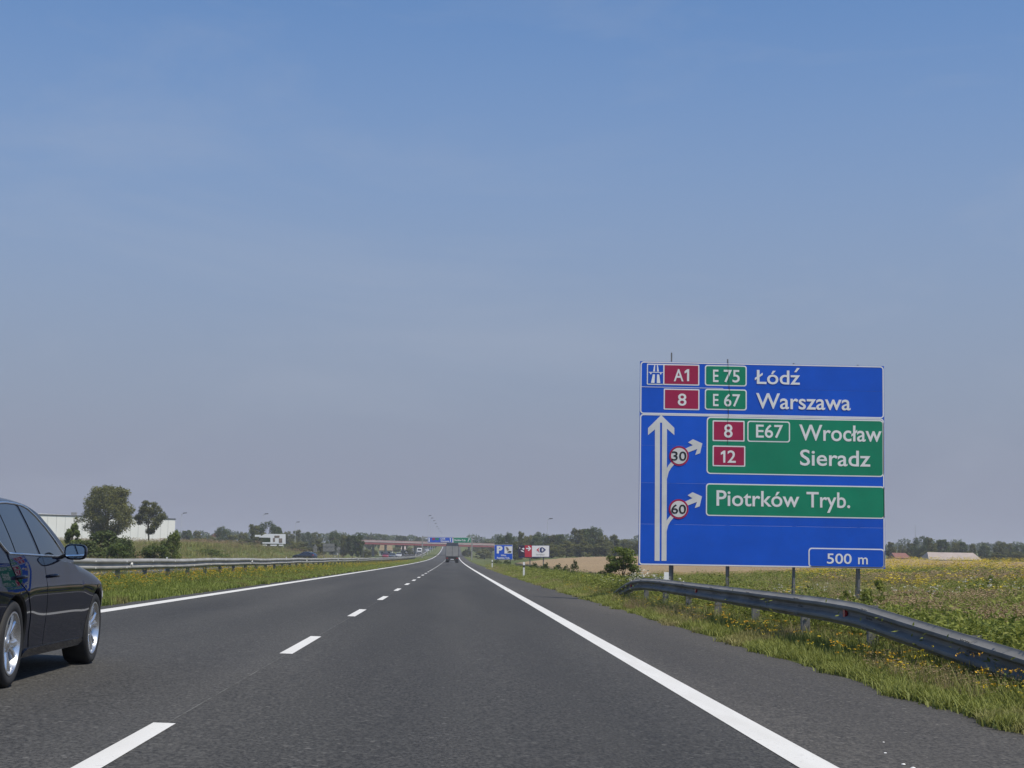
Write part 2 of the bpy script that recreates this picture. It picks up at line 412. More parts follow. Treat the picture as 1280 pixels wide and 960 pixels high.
# painted markings, 4 mm above the asphalt
def marking(name, parent, x0, x1, y0, y1, step=8.):
    n = max(2, int((y1 - y0) / step) + 1)
    return sheet(name, np.array([x0, x1]), np.linspace(y0, y1, n), lambda X, Y: H(X, Y) + .004, M['paint'], None, parent)
marking('edge_line', road, 1.98, 2.22, -30, 1280)
marking('edge_line', road, -5.90, -5.64, -30, 1280)
y0 = 6.7 - 11.75
while y0 < 560:
    marking('lane_dash', road, -1.850, -1.710, y0 + .0, y0 + 4.05, 4.); y0 += 11.75
marking('lane_dash_row', road, -1.84, -1.72, 565, 1250)['kind'] = 'stuff'
marking('edge_line', opp, -12.4, -12.16, 20, 1280); marking('edge_line', opp, -19.9, -19.66, 60, 1280)
for i in range(40): marking('lane_dash', opp, -16.09, -15.97, 90 + i * 12, 94 + i * 12, 4.)
# the seam of the paving between the two lanes
sm = sheet('paving_joint', np.array([-1.772, -1.760]), ry[2:60], lambda X, Y: H(X, Y) + .002, pm('joint', (.085, .084, .08), .9, 0, .5, 3), None, road)

# ------------------------------------------------------------------ the big direction sign
SX0, SX1 = 5.72, 0.0
SD = SX0 * FOC / (800 - VPX)                         # its distance, so that the near edge stands behind the rail
SW = at(1105.0, 582, SD).x - at(798.3, 582, SD).x; SHT = at(950, 456, SD).z - at(950, 710.3, SD).z
pb = at(798, 706.2, SD)
sign = thing('direction_sign', 'huge blue motorway direction sign with green panels on steel posts behind the guardrail', 'road sign', (pb.x, SD, Hs(9, SD)))
S_Z0 = pb.z - Hs(9, SD)
def S(px, py):
    """photograph pixel on the sign face -> (u, v) metres on the board"""
    t = (py - 453) / 255; xl = 800 - 3 * t; xr = 1103 + 3 * t
    u = (px - xl) / (xr - xl) * SW
    q = (px - 799) / 305; yt = 453 + 6 * q; yb = 708.5 + 4 * q
    return u, (yb - py) / (yb - yt) * SHT
SK = SW / 304.5
def SP(px, py, off): u, v = S(px, py); return (u, -off, S_Z0 + v)
def SQ(cx, cy):
    u0, v0 = S(cx, cy)
    return lambda px, py, off: (u0 + (px - cx) * SK, -off, S_Z0 + v0 - (py - cy) * SK)
def flat(name, pts, off, th, mt, parent, conv=SP):
    """a flat piece cut to an outline, standing off the board face by off, th thick"""
    return MB().prism([conv(x, y, off) for x, y in pts], (0, th, 0)).build(name, mt, parent)
def rrect(x0, y0, x1, y1, r, n=5):
    out = []
    for cx, cy, a0 in ((x1 - r, y0 + r, -90), (x1 - r, y1 - r, 0), (x0 + r, y1 - r, 90), (x0 + r, y0 + r, 180)):
        for k in range(n + 1):
            a = R(a0 + 90 * k / n); out.append((cx + r * math.cos(a), cy + r * math.sin(a)))
    return out
def textmesh(name, body, mt, bold=.0, thick=.002):
    cu = bpy.data.curves.new(name, 'FONT'); cu.body = body; cu.size = 1; cu.offset = bold; cu.extrude = thick; cu.resolution_u = 4
    cu.materials.append(mt)
    o = bpy.data.objects.new(name, cu); me = bpy.data.meshes.new_from_object(o)
    bpy.data.objects.remove(o); bpy.data.curves.remove(cu)
    return me
def lettering(body, x0, x1, base, cap, off, mt, parent, conv=SP, bold=.016, name='lettering'):
    """text fitted between pixel x0 and x1, standing on baseline pixel row base with cap height up to row cap"""
    me = textmesh(name, body, mt, bold)
    co = np.empty(len(me.vertices) * 3, np.float32); me.vertices.foreach_get('co', co); co = co.reshape(-1, 3)
    ref = textmesh('ref', 'T', mt, bold); rc = np.empty(len(ref.vertices) * 3, np.float32); ref.vertices.foreach_get('co', rc); rc = rc.reshape(-1, 3)
    caph = rc[:, 1].max(); b0 = 0.0; bpy.data.meshes.remove(ref)
    lo, hi = co[:, 0].min(), co[:, 0].max()
    A = np.array(conv(x0, base, off)); Bp = np.array(conv(x1, base, off)); Cp = np.array(conv(x0, cap, off))
    ex = (Bp - A) / (hi - lo); ez = (Cp - A) / (caph - b0)
    nrm = np.array([0, -1., 0])
    V = A + np.outer(co[:, 0] - lo, ex) + np.outer(co[:, 1] - b0, ez) + np.outer(co[:, 2], nrm)
    me.vertices.foreach_set('co', V.astype(np.float32).ravel()); me.update()
    return link(name, me, parent)
# boards: the face is made of stacked boards with open seams
rows = [453, 485.5, 520, 559, 606, 657.5, 708.5]
def sq(x0, y0, x1, y1): return [(x0, y0), (x1, y0), (x1, y1), (x0, y1)]
gap = .22
for r_i in range(6):
    t0, t1 = rows[r_i], rows[r_i + 1]
    cuts = [799.2, 909.5, 1104.2] if r_i < 3 else [799.2, 1104.2]
    for c_i in range(len(cuts) - 1):
        u0 = 0 if c_i == 0 else S(cuts[c_i], 520)[0] + .008
        u1 = SW if c_i == len(cuts) - 2 else S(cuts[c_i + 1], 520)[0] - .008
        v1 = SHT * (708.5 - t0) / 255.5 - .002; v0 = SHT * (708.5 - t1) / 255.5 + .002
        j = random.uniform(0, .0015)
        dz = 0
        b = MB().prism([(u0, j, S_Z0 + v0 + dz), (u1, j, S_Z0 + v0 + dz), (u1, j, S_Z0 + v1 + dz), (u0, j, S_Z0 + v1 + dz)], (0, .035, 0))
        b.build('board', M['blue'], sign)
def uv(u, v, off): return (u, -off, S_Z0 + v)
def frame_piece(v0, v1, w=.036, off=.004):
    outer = rrect(.012, v0, SW - .012, v1, .10); inner = rrect(.012 + w, v0 + w, SW - .012 - w, v1 - w, .07)
    mb = MB(); n = len(outer)
    for o_ in (off, off - .002):
        mb.v += [uv(x, y, o_) for x, y in outer] + [uv(x, y, o_) for x, y in inner]
    for i in range(n):
        j = (i + 1) % n
        mb.f += [(i, j, n + j, n + i), (2*n + i, 3*n + i, 3*n + j, 2*n + j), (i, 2*n + i, 2*n + j, j), (n + i, n + j, 3*n + j, 3*n + i)]; mb.mi += [0] * 4
    return mb.build('border', M['white'], sign)
vmid = SHT * (708.5 - 520.0) / 255.5
frame_piece(vmid + .012, SHT - .010); frame_piece(.010, vmid + .006)
vl = SHT * (708.5 - 485.5) / 255.5
MB().prism([uv(.05, vl - .006, .004), uv(SW * .34, vl - .006, .004), uv(SW * .34, vl + .008, .004), uv(.05, vl + .008, .004)], (0, .002, 0)).build('seam_strip', M['white'], sign)
def plate(x0, y0, x1, y1, fill, r=3.2, w=1.5, off=.004, name='plate'):
    cv_ = SQ((x0 + x1) / 2, (y0 + y1) / 2)
    p = flat(name, rrect(x0, y0, x1, y1, r), off, .0015, M['white'], sign, cv_)
    flat('face', rrect(x0 + w, y0 + w, x1 - w, y1 - w, max(.6, r - 1)), off + .0025, .0015, fill, p, cv_)
    return p
def tx(body, x0, x1, base, cap, off=.010, mt=None, bold=.011): return lettering(body, x0, x1, base, cap, off, mt or M['white'], sign, SQ((x0 + x1) / 2, (base + cap) / 2), bold)
def one(x0, x1, base, cap, off=.010):
    """the figure 1 with its slanted flag"""
    w_ = x1 - x0; st = w_ * .46; h_ = base - cap
    return flat('lettering', [(x1, cap), (x1, base), (x1 - st, base), (x1 - st, cap + h_ * .26), (x0, cap + h_ * .36), (x0, cap + h_ * .18), (x1 - st * .9, cap)], off, .002, M['white'], sign, SQ((x0 + x1) / 2, (base + cap) / 2))
plate(808.2, 457.0, 873.4, 483.2, M['maroon'], 1.2)
cvm = SQ(840.8, 470.1)
ms = flat('motorway_symbol', sq(809.6, 458.5, 828.3, 481.7), .0085, .0015, M['blue'], sign, cvm)
def c5(x, y): return 790 + x / 10.67, 440 + y / 10.67 - .2
for pl in ([(272,325),(300,325),(295,440),(248,440)], [(328,325),(357,325),(372,440),(325,440)],
           [(289,202),(303,202),(300,288),(275,288)], [(326,202),(338,202),(353,288),(327,288)],
           [(216,294),(407,294),(407,303),(216,303)], [(232,306),(258,306),(249,326),(241,326)], [(364,306),(390,306),(381,326),(373,326)]):
    flat('symbol_stroke', [c5(*q) for q in pl], .0105, .0015, M['white'], ms, cvm)
flat('divider', sq(828.4, 457.6, 829.9, 482.6), .0105, .0015, M['white'], sign, cvm)
tx('A', 841.6, 853.6, 478.2, 463.3); one(854.9, 860.6, 478.2, 463.3)
plate(829.0, 488.3, 873.4, 514.4, M['maroon'], 1.2); tx('8', 846.4, 857.2, 508.9, 494.4)
plate(880.0, 458.4, 932.2, 484.3, M['green']); tx('E', 890.2, 897.0, 479.1, 463.9); tx('75', 903.4, 923.4, 479.4, 464.2)
plate(880.0, 488.6, 932.2, 514.6, M['green']); tx('E', 890.2, 897.0, 509.5, 494.6); tx('67', 903.8, 924.0, 509.9, 494.9)
tx('Łódz', 942.0, 998.4, 481.8, 464.6); flat('accent', [(991.2, 466.6), (994.6, 461.2), (998.2, 461.2), (993.8, 466.6)], .010, .002, M['white'], sign, SQ(970, 473)); tx('Warszawa', 943.6, 1061.6, 513.4, 494.4)
plate(882.6, 525.6, 1102.9, 596.2, M['green'], 4.5)
tx('8', 903.8, 914.4, 549.0, 533.0, .014); tx('E67', 943.6, 977.2, 549.2, 533.4, .014)
def plate2(*a, **k): return plate(*a, off=.009, **k)
plate2(889.7, 528.2, 929.4, 553.9, M['maroon'], r=1.2); plate2(932.9, 528.8, 986.0, 554.8, M['green'])
plate2(889.7, 559.8, 930.2, 585.4, M['maroon'], r=1.2); one(899.8, 905.4, 580.7, 565.8, .014); tx('2', 908.0, 918.4, 580.7, 565.8, .014)
tx('Wrocław', 997.6, 1100.4, 553.2, 533.8); tx('Sieradz', 998.8, 1086.4, 584.4, 565.2)
plate(882.2, 608.6, 1104.0, 648.6, M['green'], 4.0); tx('Piotrków', 894.8, 997.4, 635.0, 616.2); tx('Tryb.', 1007.0, 1061.2, 636.4, 617.6)
plate(1010.2, 687.2, 1104.4, 711.0, M['blue'], 4.0); tx('500', 1032.8, 1063.4, 706.0, 693.8, bold=.01); tx('m', 1071.8, 1083.8, 706.6, 694.4, bold=.01)
def c6(x, y): return 800 + x / 5.82, 515 + y / 5.82
sil = M['silver_sheet']
flat('arrow', [c6(*q) for q in ((150,36),(245,130),(245,183),(192,136),(190,520),(186,1096),(150,1096),(157,92),(142,92),(137,1096),(100,1096),(104,520),(105,141),(55,183),(55,132))], .0045, .002, sil, sign)
for dx, dy, n_ in ((0, 0, '30'), (-4, 386, '60')):
    cvr = SQ(*c6(279 + dx, 335 + dy))
    def q6(x, y): return c6(x + dx, y + dy)
    flat('arrow_branch', [q6(*q) for q in ((186,525),(190,428),(203,403),(222,380),(243,398),(222,422),(205,452),(196,487))], .0075, .002, sil, sign, cvr)
    flat('arrow_branch', [q6(*q) for q in ((322,282),(378,256),(343,236),(378,213),(446,242),(430,313),(395,326),(410,282),(345,308))], .0075, .002, sil, sign, cvr)
    cc = (279, 335)
    ring = flat('speed_roundel', [q6(cc[0] + 71 * math.cos(2*math.pi*k/28), cc[1] + 71 * math.sin(2*math.pi*k/28)) for k in range(28)], .0105, .002, M['maroon'], sign, cvr)
    flat('face', [q6(cc[0] + 58 * math.cos(2*math.pi*k/28), cc[1] + 58 * math.sin(2*math.pi*k/28)) for k in range(28)], .0135, .002, sil, ring, cvr)
    a0 = q6(226, 367); a1 = q6(332, 303)
    lettering(n_, a0[0], a1[0], a0[1], a1[1], .018, M['black'], sign, cvr, .008)
# the open joint that zigzags down between the upper boards
zz = [(908.6, 454.5), (908.9, 470), (910.2, 484), (911.6, 497), (908.6, 508), (909.4, 520), (908.2, 532), (909.0, 546), (908.2, 557)]
cvj = SQ(909, 500)
flat('board_joint', [(x - .22, y) for x, y in zz] + [(x + .22, y) for x, y in reversed(zz)], .016, .001, M['black'], sign, cvj)
# posts: four braced pairs behind the boards, and rails across the back
for i, px in enumerate((838.5, 909, 992, 1073)):
    u = S(px, 580)[0]; wx = pb.x + u; gz = Hs(wx, SD) - Hs(9, SD); gz2 = Hs(wx, SD + 1.6) - Hs(9, SD)
    top = S_Z0 + SHT + (.30, .13, .05, .04)[i]
    MB().box(u - .03, u + .03, .10, .24, gz - .4, S_Z0 + SHT - .05).box(u - .02, u + .02, .13, .17, S_Z0 + SHT - .05, top).build('post', M['steel_post'], sign)
    MB().tube([(u + .13, .17, S_Z0 + SHT * .62), (u + .22, 1.6, gz2 - .3)], .045, 8).build('brace', M['steel'], sign)
for r_i in range(6):
    v = SHT * (708.5 - (rows[r_i] + rows[r_i + 1]) / 2) / 255.5
    MB().box(.05, SW - .05, .036, .10, S_Z0 + v - .04, S_Z0 + v + .04).build('back_rail', M['alu'], sign)

# ------------------------------------------------------------------ guardrails
WPROF = [(.310, .008), (.298, .014), (.280, .030), (.255, .078), (.236, .083), (.216, .078), (.178, .012), (.155, .006), (.132, .012),
         (.094, .078), (.074, .083), (.055, .078), (.030, .030), (.012, .014), (0, .008)]
def beam_mesh(name, pts, face, mt, bolts=()):
    """W-beam swept along pts (each the top of the rail); face = -1: humps towards -x"""
    mb = MB(); rowsP = []
    loop = [(dz, dd) for dz, dd in WPROF] + [(dz, dd - .005) for dz, dd in reversed(WPROF)]
    for p in pts: rowsP.append([(p[0] + face * dd, p[1], p[2] - .31 + dz) for dz, dd in loop] + [(p[0] + face * loop[0][1], p[1], p[2] - .31 + loop[0][0])])
    mb.quadgrid(rowsP)
    for p in bolts:
        for dz in (.236, .074):
            mb.box(p[0] + face * .070, p[0] + face * .094, p[1] - .028, p[1] + .028, p[2] - .31 + dz - .018, p[2] - .31 + dz + .018, 1)
    return mb.mesh(name, [mt, M['white_refl']], 40)
def post_mesh(name, h, mt):
    mb = MB(); w, d, t = .05, .06, .006            # sigma post: a C channel
    mb.box(-d, d, -w, -w + t, -.95, h); mb.box(-d, -d + t, -w + t, w, -.95, h - .001); mb.box(d - t, d, -w + t, w, -.95, h - .001)
    return mb.mesh(name, mt)
# right rail: long ramp at the near end, short ramp at the far end
RX = 5.02
rail = thing('guardrail', 'grey W-beam guardrail with ramped ends on the right verge below the big sign', 'guardrail', (RX, 0, 0))
def rz_top(y):
    return float(np.interp(y, [5, 20.6, 22.4, 41, 44, 46.5, 49, 52.2, 54.5], [-.06, .635, .655, .685, .665, .60, .43, .15, -.08]))
ys_sec = [5.2, 8, 12, 16, 20, 24, 28, 32, 36, 40, 44, 48, 52, 54.4]
for a, b in zip(ys_sec[:-1], ys_sec[1:]):
    n = 9; pts = [(0, a + (b - a) * i / (n - 1) + (.32 if i == n - 1 else 0), rz_top(a + (b - a) * i / (n - 1) + (.32 if i == n - 1 else 0))) for i in range(n)]
    bm_ = link('beam', beam_mesh('beam', pts, -1, M['steel_old']), rail, (-.004 if ys_sec.index(a) % 2 else 0, 0, 0))
    for dy_ in (-.11, -.04, .05, .12):                       # bolts of the lapped joint
        for dz_ in (.155, .265, .045):
            yy = a + .16 + dy_; dep = .012 if dz_ == .155 else .066
            MB().tube([(-dep + .01, yy, rz_top(yy) - .31 + dz_), (-dep - .016, yy, rz_top(yy) - .31 + dz_)], .012, 6).build('bolt', M['steel_old'], bm_)

pmsh = post_mesh('rail_post', .30, M['steel_post'])
for y in (12.4, 16.4, 20.4, 24.3, 28.3, 32.3, 36.3, 40.3, 44.3, 48.3):
    o = link('post', pmsh, rail, (.085, y, rz_top(y) - .31)); MB().box(.012, .03, y - .04, y + .04, rz_top(y) - .26, rz_top(y) - .06).build('spacer', M['steel_post'], rail)
for y in (21.3, 34.4, 47.0):
    MB().box(-.055, -.02, y - .05, y + .05, rz_top(y) - .20, rz_top(y) - .11).build('reflector', M['red_refl'], rail)
# median rail
LX = -8.9
mrail = thing('guardrail', 'long pale galvanised guardrail running along the grassy median', 'guardrail', (LX, 0, 0))
def mz(y): return float(P(y)) + .195 + .755 + .012 * math.sin(y * .21) + .008 * math.sin(y * .53)
a = 14.0
posts_y = []
while a < 560:
    ln = 4.0 if a < 180 else 12.0
    n = 5; pts = [(0, a + ln * i / (n - 1) + (.02 if i == n - 1 else 0), mz(a + ln * i / (n - 1))) for i in range(n)]
    link('beam', beam_mesh('beam', pts, 1, M['steel'], [(0, a + k, mz(a + k)) for k in ((0.15,) if a < 110 else ())]), mrail)
    a += ln
pm2 = post_mesh('rail_post', .40, M['steel_post'])
for i in range(100):
    y = 13.8 + 4 * i; link('post', pm2, mrail, (-.09, y, mz(y) - .41))
for y in (46.9, 74.9, 102.9, 130.9, 158.9):
    MB().tube([(.02, y, mz(y) - .155), (.10, y, mz(y) - .155)], .05, 10).build('reflector', M['white_refl'], mrail)

# ------------------------------------------------------------------ delineator posts
def delineator(name, x, y, label, red=True, tilt=0.):
    z = Hs(x, y); t = thing(name, label, 'marker post', (x, y, z), (0, R(tilt), 0), 'marker posts along the verges')
    pr = [(-.06, -.035, 0), (.06, -.035, 0), (.05, .045, 0), (-.05, .045, 0)]
    MB().prism([(a_, b_, -.15) for a_, b_, _ in pr], (0, 0, .85)).build('shaft', M['postwhite'], t)
    MB().prism([(a_ * 1.02, b_ * 1.02, .70) for a_, b_, _ in pr], (0, 0, .15)).build('reflector_band', M['postred'] if red else M['dark_steel'], t)
    MB().prism([(-.06, -.035, .85), (.06, -.035, .85), (.05, .045, .85), (-.05, .045, .85)], (0, .01, .20)).build('cap', M['postwhite'], t)
    return t
delineator('delineator_post', 5.40, 42.5, 'white marker post with red band just behind the right guardrail, under the big sign')
delineator('delineator_post', 4.62, 109, 'small white marker post in the right verge between the guardrail and the red billboard', False)
delineator('delineator_post', 4.62, 196, 'tiny white marker post in the right verge in front of the blue parking sign', False)
delineator('delineator_post', -23.4, 139.5, 'white-topped marker post showing over the median rail beside the round shrub')
delineator('delineator_post', -23.4, 239, 'white-topped marker post showing over the median rail below the house billboard')
delineator('delineator_post', -23.4, 338, 'white marker post left of the far carriageway next to the grey sign back', False)

# ------------------------------------------------------------------ cars
AX_R, AX_F, WZ, AR = 1.12, 4.008, .328, .372          # axles, wheel centre height, arch radius
def side_w(y, z):
    p = pchip(y, [0, .12, .5, 1.1, 1.6, 3.4, 4.0, 4.4, 4.7, 4.84], [.70, .86, .945, .988, 1, 1, .992, .955, .86, .68])
    w = pchip(z, [.10, .18, .25, .36, .50, .62, .70, .745, .78, .86, .93, .98, 1.05, 1.15], [.80, .855, .890, .900, .914, .921, .922, .921, .914, .902, .888, .872, .845, .79])
    fl = sum(.016 * np.exp(-((np.asarray(y) - a_) / .42)**2) * np.exp(-((np.asarray(z) - .58) / .22)**2) for a_ in (AX_R, AX_F))
    return p * w + fl
def z_sh(y): return pchip(y, [0, .1, .6, 1.2, 2.0, 2.7, 3.1, 3.5, 4.0, 4.5, 4.75, 4.84], [.80, .93, 1.02, 1.015, .998, .968, .930, .885, .815, .715, .64, .56])
def z_dk(y): return pchip(y, [0, .1, .6, 1.2, 2.0, 2.7, 3.1, 3.5, 4.0, 4.5, 4.75, 4.84], [.84, .98, 1.08, 1.08, 1.04, 1.01, .985, .945, .87, .765, .68, .60])
def hull(step, nside, sgn):
    ys = np.arange(0, 4.8401, step); ys[-1] = 4.84
    V = []; nt_ = 9
    for y in ys:
        zs, zdk = float(z_sh(y)), float(z_dk(y)); z0 = .19 + .05 * float(sstep(y, 4.3, 4.8)) + .06 * float(sstep(-y, -.5, 0))
        row = []
        for i in range(nside):
            t = i / (nside - 1); z = z0 + (zs - z0) * t
            row.append([float(side_w(y, z)) - .03 * max(0, (t - .9) / .1)**2, y, z])
        xw = row[-1][0]
        for k in range(1, nt_):
            q = k / (nt_ - 1); row.append([xw * (1 - q) ** .9 if q < 1 else 0, y, zs + (zdk - zs) * (1 - (1 - q)**2.4)])
        V.append(row)
    V = np.array(V); ny, nr = V.shape[:2]
    inside = np.zeros((ny, nr), bool)
    for a_ in (AX_R, AX_F):
        d = np.hypot(V[:, :, 1] - a_, V[:, :, 2] - WZ); inside |= (d < AR) & (np.arange(nr) < nside)[None]
    F = []; used = set()
    for i in range(ny - 1):
        for j in range(nr - 1):
            q = [(i, j), (i + 1, j), (i + 1, j + 1), (i, j + 1)]
            if all(inside[a_] for a_ in q): continue
            F.append([a_[0] * nr + a_[1] for a_ in q])
            used.update(a_ for a_ in q if inside[a_])
    for a_ in used:
        y, z = V[a_][1], V[a_][2]; ca = AX_R if abs(y - AX_R) < abs(y - AX_F) else AX_F
        dy, dz = y - ca, z - WZ; k = AR / max(1e-6, math.hypot(dy, dz))
        if a_[1] == 0: dz_ = z - WZ; ny_ = math.copysign(math.sqrt(max(0, AR**2 - dz_**2)), dy); V[a_][1] = ca + ny_
        else: V[a_][1], V[a_][2] = ca + dy * k, WZ + dz * k
        V[a_][0] = float(side_w(V[a_][1], V[a_][2]))
    V[:, :, 0] *= sgn
    return V.reshape(-1, 3), F
GO = .34                                             # the cabin sits this far behind the drawn stations
def gw(y, z):
    z = np.asarray(z, float); y = np.asarray(y, float) + GO
    return .868 - .40 * (z - .95) - .22 * np.maximum(z - .95, 0)**2 - .030 * np.maximum(0, 1.5 - y)**2 - .022 * np.maximum(0, y - 2.6)**2
def z_rf(y): return pchip(np.asarray(y) + GO, [.55, .75, 1.0, 1.4, 1.8, 2.25, 2.6, 2.85, 3.1, 3.35, 3.62], [1.04, 1.135, 1.26, 1.395, 1.447, 1.466, 1.452, 1.412, 1.300, 1.165, .95])
def gh_section(y, ns=12, nt_=10, off=0.):
    zr = float(z_rf(y)); ze = max(.955, zr - .075); row = []
    for i in range(ns):
        z = .93 + (ze - .93) * i / (ns - 1); row.append((float(gw(y, z)) + off, y, z))
    xe = float(gw(y, ze)) + off
    for k in range(1, nt_):
        q = k / (nt_ - 1); th = q * math.pi / 2
        row.append((xe * math.cos(th) ** .62 if q < 1 else 0., y, ze + (zr - ze) * math.sin(th) ** 1.15 + off * .6))
    return row
def surface_patch(poly, fx, sgn, cut=.06, th=0.0):
    """a panel cut out in side view (y, z) and laid on the surface x = fx(y, z)"""
    bm = bmesh.new(); vs_ = [bm.verts.new((0, y, z)) for y, z in poly]; bm.faces.new(vs_)
    Y = [p[0] for p in poly]; Z = [p[1] for p in poly]
    for n_, lo, hi in (((0, 1, 0), min(Y), max(Y)), ((0, 0, 1), min(Z), max(Z))):
        c_ = lo + cut
        while c_ < hi:
            bmesh.ops.bisect_plane(bm, geom=bm.verts[:] + bm.edges[:] + bm.faces[:], plane_co=(0, c_, c_), plane_no=n_); c_ += cut
    if th:
        r = bmesh.ops.extrude_face_region(bm, geom=bm.faces[:]); ex = {v for v in r['geom'] if isinstance(v, bmesh.types.BMVert)}
    else: ex = set()
    for v in bm.verts: v.co.x = sgn * (float(fx(v.co.y, v.co.z)) - (th if v in ex else 0))
    bmesh.ops.recalc_face_normals(bm, faces=bm.faces)
    return bm
def bm_build(name, bm, mt, parent, smooth=True):
    me = bpy.data.meshes.new(name); bm.to_mesh(me); bm.free(); me.materials.append(mt)
    if smooth: me.polygons.foreach_set('use_smooth', [True] * len(me.polygons)); me.set_sharp_from_angle(angle=R(35))
    return link(name, me, parent)

def wheel_meshes():
    tyre = MB().lathe_x([(-.105, .235), (-.118, .27), (-.112, .312), (-.085, .326), (0, .329), (.085, .326), (.110, .312), (.118, .28), (.112, .25), (.100, .236)], 44)
    rim = MB().lathe_x([(.098, .240), (.112, .240), (.113, .228), (.098, .218), (.03, .208), (-.09, .205)], 44)
    sp = MB()
    for k in range(5):
        for s_ in (-1, 1):
            a0 = 2 * math.pi * k / 5 + s_ * .10; a1 = 2 * math.pi * k / 5 + s_ * .235
            w0, w1 = .020, .030
            def pt(a_, r, off, x): return (x, r * math.cos(a_) - off * math.sin(a_), r * math.sin(a_) + off * math.cos(a_))
            lp = []
            for (a_, r, w, x) in ((a0, .045, w0, .070), (a0 * .5 + a1 * .5, .13, .021, .086), (a1, .216, w1, .094)):
                lp.append([pt(a_, r, -w, x - .012), pt(a_, r, -w * .45, x), pt(a_, r, w * .45, x), pt(a_, r, w, x - .012), pt(a_, r, w, x - .04), pt(a_, r, -w, x - .04), pt(a_, r, -w, x - .012)])
            sp.quadgrid(lp)
    hub = MB().lathe_x([(.03, .075), (.076, .066), (.084, .045), (.086, .034), (.092, .03), (.094, 0.001)], 24)
    disc = MB().lathe_x([(.0, .168), (.02, .168), (.02, .06), (.02, .001)], 30)
    return (tyre.mesh('tyre', M['rubber'], 50), rim.mesh('rim', M['alloy'], 50), sp.mesh('spokes', M['alloy'], 40), hub.mesh('hub', M['alloy'], 40), disc.mesh('brake_disc', M['alloy_dark'], 40))
WM = wheel_meshes()
def add_wheels(t, full=True):
    for y in (AX_R, AX_F):
        for s_ in (1, -1):
            w = link('wheel', WM[0], t, (s_ * .795, y, WZ), (0, 0, 0 if s_ > 0 else math.pi))
            w.rotation_euler.x = .35 if y > 2 else 1.0
            link('rim', WM[1], w)
            if full: link('spokes', WM[2], w); link('hub', WM[3], w); link('brake_disc', WM[4], w)
def cap_faces(V, F, step_rows, nr): return F
GLASS = {'quarter_window': [(1.385, .982), (1.585, .979), (1.575, 1.352), (1.42, 1.318), (1.25, 1.245), (1.12, 1.165), (1.13, 1.13), (1.24, 1.075), (1.32, 1.02)],
         'rear_window': [(1.615, .979), (2.275, .968), (2.215, 1.383), (1.95, 1.384), (1.75, 1.376), (1.605, 1.359)],
         'front_window': [(2.365, .967), (3.16, .957), (3.17, .985), (3.05, 1.082), (2.90, 1.186), (2.72, 1.292), (2.56, 1.354), (2.42, 1.376), (2.31, 1.382)]}
def zup(z): return z + .030 * max(0, (1.385 - z) / .42)
GLASS = {k: [(y - GO, zup(z)) for y, z in v] for k, v in GLASS.items()}
DLO = [(y - GO, zup(z)) for y, z in [(1.385, .972), (1.32, 1.008), (1.24, 1.065), (1.12, 1.122), (1.10, 1.165), (1.25, 1.258), (1.42, 1.330), (1.60, 1.371), (1.75, 1.388), (1.95, 1.396), (2.20, 1.395), (2.42, 1.387),
       (2.57, 1.365), (2.73, 1.302), (2.91, 1.196), (3.06, 1.092), (3.20, .985), (3.22, .949), (2.4, .957), (1.8, .966), (1.385, .972)]]
